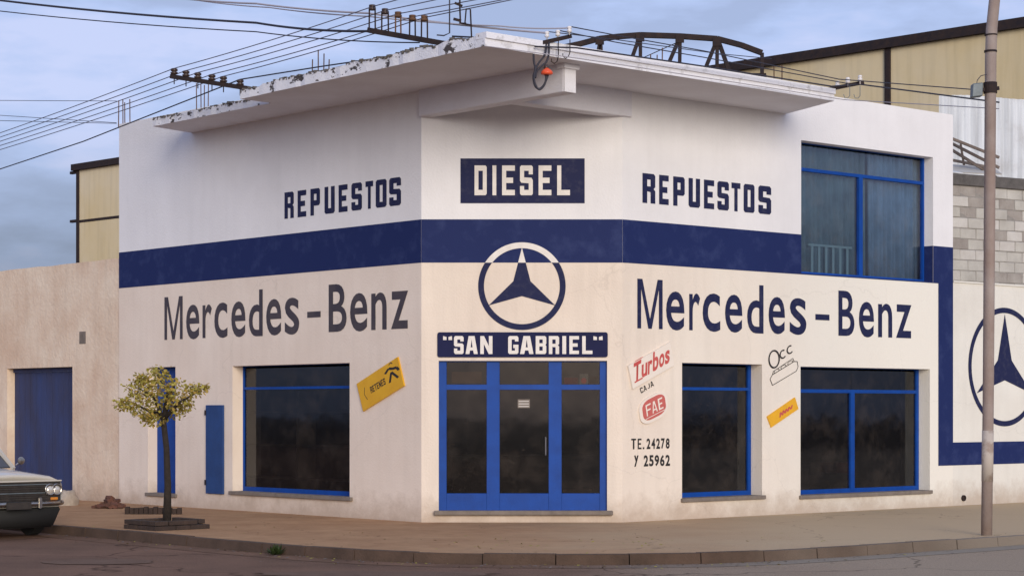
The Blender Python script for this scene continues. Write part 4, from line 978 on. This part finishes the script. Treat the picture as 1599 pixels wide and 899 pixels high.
wire([(290, -2, 33), (420, 12, 31), (575, 26, 29.3), (780, 41, 28.3), (889, 44, 28.0)], .011, M['wire_pale'], 'lower of the two pale cables at the top centre', 'pale cables at top centre', sag=.02)
gr = 'wires strung along the right side of the canopy'
wire([ins3[2], (960, 55, 28.6), (1100, 80, 30), (1310, 124, 32), (1545, 142, 28)], .008, M['wire'], 'highest wire from the canopy corner to the right over the truss', gr)
wire([ins3[1], (960, 66, 28.6), (1100, 90, 30), (1325, 131, 32)], .008, M['wire'], 'second wire from the canopy corner towards the right end bar', gr)
wire([(835, 73, 27.7), (900, 75, 28), (1100, 104, 29.8), (1298, 135, 31.7), (1343, 132, 32.1), (1560, 160, 28)], .012, M['wire'], 'dark wire following the right canopy edge and on to the pole', gr)
wire([(756, 72, 27.05), (900, 91, 28.05), (1000, 106, 28.9), (1200, 137, 30.9), (1318, 156, 32.0), (1560, 170, 28)], .007, M['wire_pale'], 'grey wire clipped across the face of the right canopy edge', gr)
wire([ins3[0], (960, 62, 29), (1120, 84, 33), (1205, 92, 34)], .007, M['wire'], 'thin wire passing in front of the truss bars', gr)
for i, (yl, yr) in enumerate(((179, 192), (188, 193), (157, 158))):
    wire([(-20, yl, 80), (182, yr, 78)], .012, M['wire'], ['middle of three faint distant wires at left', 'lowest of three faint distant wires at left', 'highest of three faint distant wires at left'][i], 'faint distant wires')
# hanging cable loop with orange cap
cl = empty('cable_loop', P(843, 138, 27.9), 'black cable loops with an orange red cap hanging below the canopy corner bar', 'cable')
def loop(pts, r_):
    V = [P(x, y, Y) for x, y, Y in pts]
    # Catmull-Rom
    out_ = []
    for i in range(len(V) - 1):
        p0, p1, p2, p3 = V[max(i - 1, 0)], V[i], V[i + 1], V[min(i + 2, len(V) - 1)]
        for k in range(6):
            t = k / 6; out_.append(.5 * ((2 * p1) + (p2 - p0) * t + (2 * p0 - 5 * p1 + 4 * p2 - p3) * t * t + (3 * p1 - p0 - 3 * p2 + p3) * t ** 3))
    out_.append(V[-1]); b = MB(); b.tube(out_, r_, 8); b.build('cable', M['wire'], cl, smooth=True)
loop([(833, 70, 27.8), (833.5, 95, 27.78), (836, 108, 27.75), (833, 120, 27.72), (835, 133, 27.7), (841, 139, 27.7), (848, 135, 27.7), (853, 125, 27.7), (856, 116, 27.7)], .015)
loop([(853, 66, 27.9), (851, 85, 27.8), (841, 99, 27.78), (835.5, 112, 27.74), (834, 124, 27.7), (838, 136, 27.69), (843, 140, 27.69), (850, 133, 27.69), (852.5, 122, 27.69), (851, 115, 27.69)], .014)
loop([(857, 66, 27.9), (857, 84, 27.82), (853, 97, 27.8), (845, 104, 27.78), (838, 112, 27.76), (836, 122, 27.73)], .014)
b = MB(); b.lathe(P(854, 116, 27.68), [(.066, -.01), (.084, 0), (.08, .035), (.055, .06), (.03, .075), (.02, .085)], 16); b.build('cap', M['orange'], cl, smooth=True)
b = MB(); b.lathe(P(853, 107, 27.7), [(.03, -.02), (.035, .02), (.025, .05)], 10); b.build('plug', M['porcelain_brown'], cl, smooth=True)
# bare rods
def rod(px, y0, y1, Y, r_, label, group, cat='rod', m=None):
    b = MB(); b.tube([P(px, y0, Y), P(px + random.uniform(-.6, .6), y1, Y)], r_, 6); return tag(b.build('reinforcing_rod', m or M['rust']), label, cat, group)
for i, (px, yt) in enumerate(((487.5, 93), (497, 78), (505.5, 84), (513.5, 93))):
    rod(px, 118 - (px - 487) * .18, yt, 30.9, .009, ['leftmost and shorter rod of the four on the left canopy edge', 'tallest rod of the four on the left canopy edge', 'third rod from the left on the left canopy edge', 'rightmost short rod of the four on the left canopy edge'][i], 'reinforcing rods on the canopy')
for i, (px, yt, yb) in enumerate(((185, 157, 200), (192, 155, 200), (195, 160, 200), (203, 155, 200))):
    rod(px, yb, yt, 38.2, .010, ['leftmost', 'second', 'third', 'rightmost'][i] + ' of the four thin rods rising above the left end of the shop', 'rods above the left end of the shop')
for i, (px, yt) in enumerate(((307, 130), (314, 131), (319, 133), (325, 132))):
    rod(px, 176, yt, 35.6, .009, ['leftmost', 'second', 'third', 'rightmost'][i] + ' of the four rods behind the six insulator bar', 'rods behind the insulator bar')
for i, px in enumerate((1009, 1016, 1026, 1034)):
    rod(px, 105, (90, 85, 86, 75)[i], 33.5, .01, ['first short rod standing on the roof between truss bars', 'second short rod standing on the roof between truss bars', 'third short rod standing on the roof between truss bars', 'tall rod standing on the roof between truss bars'][i], 'rods between the truss bars')
for i, (px, yt) in enumerate(((1209, 104), (1221, 102))):
    rod(px, 140, yt, 33.8, .01, ['left rod of two in front of the ochre gable wall', 'right rod of two in front of the ochre gable wall'][i], 'rods before the ochre wall')
# roof mast with hooked rods above the apex
ms = empty('roof_mast', P(736, 74, 27.6), 'thin rod mast with hooked tops standing on the canopy peak', 'mast')
b = MB(); b.tube([P(737, 74, 27.6), P(734.5, 15, 27.6), P(728, 14.5, 27.6)], .011, 6); b.build('rod', M['steel_dark'], ms)
b = MB(); b.tube([P(728, 14, 27.6), P(726, 37, 27.6)], .010, 6); b.build('rod', M['steel_dark'], ms)
b = MB(); b.tube([P(718, -12, 27.6), P(718, 12, 27.6), P(719, 36, 27.6), P(728, 37, 27.6)], .012, 6); b.build('rod', M['steel_dark'], ms)
b = MB(); b.bar(P(708, 30, 27.6), P(720, 33, 27.6), .03, .035); b.build('clamp', M['steel_dark'], ms)
b = MB(); b.bar(P(710, 5, 27.6), P(722, 10, 27.6), .03, .03); b.build('clamp', M['steel_dark'], ms)
b = MB(); b.bar(P(717, 36, 27.61), P(737, 40, 27.61), .02, .02); b.build('cross_piece', M['steel_dark'], ms)
b = MB(); b.tube([P(702, -12, 28.2), P(702, 52, 28.2), P(693, 56, 28.2), P(682, 55, 28.2)], .010, 6)
tag(b.build('service_wire', M['wire']), 'vertical thin wire bent towards the bracket bar near the canopy peak', 'wire')

# ------------------------------------------------------------------ street tree in its brick box
Nn = Vector((-5.17, 28.75, 0)); u = Vector((-.677, .736, 0)); v_ = Vector((.736, .677, 0)); LU, LV = .85, .95
tb = empty('tree_planter', Nn + u * LU / 2 + v_ * LV / 2, 'low rough brick planter box around the street tree on the left pavement', 'planter')
def brick_course(p, d, n_out, length, rows):
    k = int(length / .25)
    for r_ in range(rows):
        for i in range(k + 1):
            a0 = i * .25 - (.125 if r_ % 2 else 0); a1 = a0 + .242
            a0, a1 = max(a0, 0), min(a1, length)
            if a1 - a0 < .05: continue
            if r_ == rows - 1 and random.random() < .06: continue
            j = random.uniform(-.008, .008); z0 = r_ * .072
            b = MB(); q = [p + d * a0 - n_out * j, p + d * a1 - n_out * j, p + d * a1 - n_out * (.11 + j), p + d * a0 - n_out * (.11 + j)]
            b.hexa([x + Vector((0, 0, z0)) for x in q] + [x + Vector((0, 0, z0 + .064)) for x in q]); b.bevel(.005); b.build('brick', M['brick'], tb)
brick_course(Nn, u, -v_, LU, 2); brick_course(Nn + v_ * .115, v_, -u, LV - .23, 2)
brick_course(Nn + v_ * LV, u, v_, LU, 2); brick_course(Nn + u * LU + v_ * .115, v_, u, LV - .23, 2)
b = MB(); g = 8
vv = [[b.bm.verts.new(Nn + u * (.11 + (LU - .22) * i / g) + v_ * (.11 + (LV - .22) * j / g) + Vector((0, 0, .07 + .04 * noise.noise(Vector((i * .8, j * .8, 1)))))) for j in range(g + 1)] for i in range(g + 1)]
for i in range(g):
    for j in range(g): b.bm.faces.new((vv[i][j], vv[i + 1][j], vv[i + 1][j + 1], vv[i][j + 1]))
b.build('earth', M['soil'], tb)
# second low brick kerb behind it
rear = empty('brick_edging', Nn + u * 1.6 + v_ * 2.0, 'low worn brick edging on the pavement just behind the tree planter', 'edging')
for i in range(12):
    p = P(198 + i * 7.4, 806 - i * .2, 33.4); b = MB(); b.box(p.x - .036, p.x + .036, p.y, p.y + .1, .0, .11 + random.uniform(-.02, .02)); b.bevel(.005); b.build('brick', M['brick'], rear)

base = Nn + u * LU / 2 + v_ * LV / 2; base.z = .08
TYc = base.y
tree = empty('street_tree', base, 'small street tree with olive yellow leaves and thin dark trunk in the brick planter', 'tree')
b = MB()
tp = [base, P(262, 760, TYc), P(260, 700, TYc), P(255, 655, TYc)]
b.tube(tp, .05, 10, rs=[.066, .052, .045, .042])
limbs = [((255, 656), (240, 620, -.1), (215, 605, -.2)), ((256, 652), (262, 610, .1), (245, 585, .0)), ((256, 655), (280, 628, -.2), (312, 610, -.15)), ((255, 650), (230, 640, .25), (200, 625, .2)), ((257, 648), (272, 600, .25), (262, 580, .2))]
for l_ in limbs:
    p0 = P(l_[0][0], l_[0][1], TYc); p1 = P(l_[1][0], l_[1][1], TYc + l_[1][2]); p2 = P(l_[2][0], l_[2][1], TYc + l_[2][2])
    b.tube([p0, p0.lerp(p1, .5) + Vector((0, 0, .01)), p1, p2], .02, 7, rs=[.034, .028, .02, .008])
b.build('trunk', M['bark'], tree, smooth=True)
rt = random.Random(11); b = MB()
clumps = [(235, 590, 20), (250, 585, 18), (215, 605, 20), (232, 612, 24), (205, 628, 17), (190, 630, 11), (222, 636, 18), (252, 612, 26), (255, 640, 22), (275, 625, 18), (272, 640, 16), (288, 622, 13), (300, 608, 12), (312, 606, 10), (321, 604, 6), (240, 655, 14), (228, 650, 10), (268, 600, 15), (222, 590, 10), (290, 636, 9)]
for cx_, cy_, cr2 in clumps:
    cc = P(cx_, cy_, TYc + rt.uniform(-.35, .35)); rad = cr2 / F * TYc * 1.02
    for _ in range(int(8 + cr2 * 6.5)):
        while True:
            q = Vector((rt.uniform(-1, 1), rt.uniform(-1, 1), rt.uniform(-1, 1)))
            if q.length < 1: break
        if rt.random() < .45 and q.length > .001: q = q.normalized() * rt.uniform(.7, 1.35)
        p = cc + Vector((q.x * rad, q.y * rad * 1.3, q.z * rad * .78))
        d1 = Vector((rt.uniform(-1, 1), rt.uniform(-1, 1), rt.uniform(-.9, .4))).normalized(); d2 = d1.cross(Vector((rt.uniform(-1, 1), rt.uniform(-1, 1), rt.uniform(-1, 1)))).normalized()
        ln, wd_ = rt.uniform(.03, .085), rt.uniform(.010, .028)
        b.mi = 1 if rt.random() < .38 else 0
        b.face([p, p + d1 * ln * .5 + d2 * wd_, p + d1 * ln, p + d1 * ln * .5 - d2 * wd_])
b.build('crown', [M['leaf'], M['leaf_light']], tree)
# weed in the gutter
wd0 = Vector(P(431, 861, 25.75)); wd0.z = -.12
b = MB(); rw = random.Random(4)
for k in range(110):
    a_ = rw.uniform(0, 6.28); l_ = rw.uniform(.05, .17); e_ = rw.uniform(.3, 1.4); d = Vector((math.cos(a_) * math.cos(e_), math.sin(a_) * math.cos(e_), math.sin(e_)))
    p = wd0 + Vector((rw.uniform(-.05, .05), rw.uniform(-.05, .05), 0)); sd_ = d.cross(Vector((0, 0, 1))).normalized() * rw.uniform(.008, .018)
    b.face([p - sd_ * .3, p + d * l_ * .6 - sd_, p + d * l_, p + d * l_ * .6 + sd_])
tag(b.build('weed', M['weed']), 'small dark green weed growing at the kerb left of centre', 'weed')
b = MB(); rl_ = random.Random(21)
for k in range(420):
    t = rl_.random(); i = rl_.randrange(1, len(kerb) - 2)
    q = Vector(kerb[i]).lerp(Vector(kerb[i + 1]), t); dn = Vector((Vector(kerb[i + 1]) - Vector(kerb[i]))).normalized(); nq = Vector((dn.y, -dn.x)); dd_ = rl_.expovariate(4) + .02
    if k % 4 == 0: dd_ = -rl_.uniform(.2, 3)
    p = Vector((q.x + nq.x * dd_, q.y + nq.y * dd_, -.118 if dd_ > 0 else .006)); a_ = rl_.uniform(0, 6.28); l_ = rl_.uniform(.012, .035)
    u_ = Vector((math.cos(a_), math.sin(a_), rl_.uniform(0, .3))) * l_; w_ = Vector((-math.sin(a_), math.cos(a_), rl_.uniform(0, .3))) * l_ * .5
    b.mi = k % 2; b.face([p - u_, p - w_, p + u_, p + w_])
tag(b.build('fallen_leaves', [M['leaf'], M['wood']]), 'scattered dry leaves and scraps along the kerb and pavement', 'leaves', kind='stuff')
# rubble and pale sack by the left walls
def heap(name, c, rx, ry, rz, n_, m, label, cat, s_=.06, seed=1):
    rr_ = random.Random(seed); b = MB()
    for _ in range(n_):
        a_ = rr_.uniform(0, 6.28); t = rr_.random() ** .6; h = (1 - t) * rz * rr_.uniform(.2, 1); p = Vector(c) + Vector((math.cos(a_) * rx * t, math.sin(a_) * ry * t, h))
        e3 = Matrix.Rotation(rr_.uniform(0, 3), 3, 'Z') @ Matrix.Rotation(rr_.uniform(-.6, .6), 3, 'X'); q = s_ * rr_.uniform(.6, 1.5)
        b.box(-q, q, -q * .6, q * .6, -q * .3, q * .4, lambda x, y, z: p + e3 @ Vector((x, y, z + q * .3)))
    return tag(b.build(name, m), label, cat, None)
pc = P(170, 791, 35.5); o = heap('rubble_heap', (pc.x, pc.y, 0), .25, .22, .2, 60, M['rubble'], 'low heap of dark reddish rubble at the foot of the shop wall', 'rubble')
b = MB(); c = P(106, 783, 36.6); c.z = 0
for _ in range(1):
    nu, nv = 14, 8; gv = []
    for i in range(nu):
        row = []
        for j in range(nv + 1):
            th = 2 * math.pi * i / nu; ph = math.pi / 2 * j / nv; k_ = 1 + .18 * noise.noise(Vector((math.cos(th) * 2, math.sin(th) * 2, ph * 2)))
            row.append(b.bm.verts.new(c + Vector((.19 * math.cos(th) * math.cos(ph) ** .6 * k_, .24 * math.sin(th) * math.cos(ph) ** .6 * k_, .26 * math.sin(ph) ** .8 * k_ + .0))))
        gv.append(row)
    for i in range(nu):
        for j in range(nv): b.bm.faces.new((gv[i][j], gv[(i + 1) % nu][j], gv[(i + 1) % nu][j + 1], gv[i][j + 1]))
bmesh.ops.remove_doubles(b.bm, verts=b.bm.verts, dist=.002)
tag(b.build('sack', M['plaster_bag'], smooth=True), 'pale dusty sack slumped by the blue garage door behind the car', 'sack')

# ------------------------------------------------------------------ parked saloon car at the left edge
FL = Vector((-6.66, 29.44, -.13)); hd = Vector((.677, -.736, 0)); lf = Vector((.736, .677, 0))
car = empty('parked_car', FL - lf * .8 - hd * 2.1, 'old pale beige saloon with round twin headlamps parked at the left edge', 'car')
def CF(x, y, z): return FL - lf * .8 + hd * x + lf * y + Vector((0, 0, z + (.105 if z > .31 else 0)))      # x: 0 at the nose, back negative; y left
def loft(name, secs, m, parent, smooth=True):
    """secs: (x, half width, z_bottom, z_shoulder, z_top, crown)"""
    b = MB(); rings = []
    for (x, hw, zb_, zs, zt2) in secs:
        pts = [(-hw * .90, zb_), (-hw, zb_ + (zs - zb_) * .35), (-hw * 1.0, zb_ + (zs - zb_) * .75), (-hw * .965, zs), (-hw * .80, zs + (zt2 - zs) * .62), (-hw * .45, zt2), (0, zt2 + .012), (hw * .45, zt2), (hw * .80, zs + (zt2 - zs) * .62), (hw * .965, zs), (hw, zb_ + (zs - zb_) * .75), (hw, zb_ + (zs - zb_) * .35), (hw * .90, zb_)]
        rings.append([b.bm.verts.new(CF(x, y, z)) for y, z in pts])
    for p, q in zip(rings, rings[1:]):
        for k in range(len(p) - 1): b.bm.faces.new((p[k], p[k + 1], q[k + 1], q[k]))
        b.bm.faces.new((p[-1], p[0], q[0], q[-1]))
    b.bm.faces.new(rings[0]); b.bm.faces.new(rings[-1][::-1])
    o = b.build(name, m, parent, smooth=smooth)
    return o
body = loft('body', [(-.06, .74, .36, .70, .76), (-.0, .79, .36, .72, .795), (-.12, .80, .30, .745, .835), (-.7, .81, .28, .77, .875), (-1.25, .815, .26, .80, .91), (-1.35, .815, .26, .81, .90), (-3.2, .815, .26, .81, .88), (-4.2, .79, .30, .77, .84), (-4.35, .75, .36, .72, .78)], M['car_paint'], car)
# remove order glitch: first ring is the recessed nose
nose = MB(); nose.box(.0, .045, -.735, .735, .40, .725, lambda x, y, z: CF(x, y, z)); nose = nose.build('grille_panel', M['car_dark'], body)
for k in range(9):
    b = MB(); z = .435 + k * .031; b.box(.045, .066, -.50, .50, z, z + .012, CF); b.build('grille_bar', M['car_dark'] if k % 4 else M['steel_grey'], body)
b = MB(); b.box(.045, .075, -.74, .74, .728, .748, CF); b.bevel(.004); b.build('nose_trim', M['car_paint'], body)
for y in (.655, .545, -.545, -.655):
    hl = MB(); hl.lathe(CF(.04, y, .61), [(.088, 0), (.088, .05), (.070, .052), (.066, .035)], 20, axis=hd); hl = hl.build('headlight', M['chrome'], car, smooth=True)
    b = MB(); b.lathe(CF(.072, y, .60), [(.066, 0), (.06, .014), (.038, .024), (.01, .028)], 20, axis=hd); b.build('lens', M['lamp_glass'], hl, smooth=True)
bp = MB(); bp.tube([CF(-.30, .81, .41), CF(-.02, .79, .41), CF(.075, .68, .41), (CF(.10, .3, .41)), CF(.10, -.3, .41), CF(.075, -.68, .41), CF(-.02, -.79, .41), CF(-.3, -.81, .41)], .038, 10); bp.build('bumper', M['chrome'], car, smooth=True)
b = MB(); b.hexa([CF(-.25, -.70, .15), CF(-.10, -.70, .15), CF(-.10, .70, .15), CF(-.25, .70, .15), CF(-.10, -.77, .35), CF(.035, -.77, .35), CF(.035, .77, .35), CF(-.10, .77, .35)]); b.bevel(.03, 2); b.build('shade_valance', M['rubber'], car, smooth=True)  # front apron, near-black and low so it carries the shadow under the bumper
b = MB(); b.tube([CF(.062, .74, .435), CF(.07, 0, .435), CF(.062, -.74, .435)], .014, 8); b.build('trim_strip', M['chrome'], car, smooth=True)
for y in (-.35, .35):
    b = MB(); b.box(.105, .15, y - .03, y + .03, .34, .50, CF); b.bevel(.012, 2); b.build('overrider', M['chrome'], car)
b = MB(); b.box(.142, .15, -.2, .2, .335, .44, CF); b.build('number_plate', M['car_dark'], car)
for y in (.62, -.62):
    b = MB(); b.box(.05, .075, y - .06, y + .06, .455, .495, CF); b.bevel(.008); b.build('indicator', M['amber'], car)
# greenhouse
b = MB(); g0 = [(-1.38, .72, .89), (-3.55, .70, .87)]; g1 = [(-1.95, .56, 1.40), (-3.0, .56, 1.40)]
lo_ = [CF(-1.38, -.72, .89), CF(-1.38, .72, .89), CF(-3.55, .70, .87), CF(-3.55, -.70, .87)]; hi_ = [CF(-1.95, -.57, 1.37), CF(-1.95, .57, 1.37), CF(-3.05, .56, 1.37), CF(-3.05, -.56, 1.37)]
b.hexa(lo_ + hi_); b.bevel(.02, 2); b.build('windows', M['car_glass'], car)
b = MB(); b.box(-3.12, -1.88, -.59, .59, 1.365, 1.42, CF); b.bevel(.022, 2); b.build('roof', M['car_paint'], car, smooth=True)
for y in (-1, 1):
    for xa, xb in ((-1.36, -1.93), (-3.57, -3.07), (-2.45, -2.45)):
        b = MB(); b.bar(CF(xa, y * .735, .88), CF(xb, y * .585, 1.385), .045, .05); b.build('pillar', M['car_paint'], car)
for x, y in ((-.75, .70), (-.75, -.70), (-3.4, .70), (-3.4, -.70)):
    wh = MB(); wh.lathe(CF(x, y - .08, .30), [(.19, 0), (.29, 0), (.30, .02), (.30, .14), (.29, .16), (.19, .16)], 24, axis=lf); wh = wh.build('wheel', M['rubber'], car, smooth=False)
    b = MB(); b.lathe(CF(x, y - .06, .30), [(.19, 0), (.19, .12), (.12, .13), (.06, .145), (.01, .15)], 20, axis=lf); b.build('rim', M['chrome'], wh)
b = MB(); b.tube([CF(-1.42, .80, .93), CF(-1.40, .86, .98)], .012, 6); b.lathe(CF(-1.40, .88, 1.0), [(.05, -.01), (.06, 0), (.055, .02), (.01, .025)], 14, axis=hd); b.build('wing_mirror', M['chrome'], car)
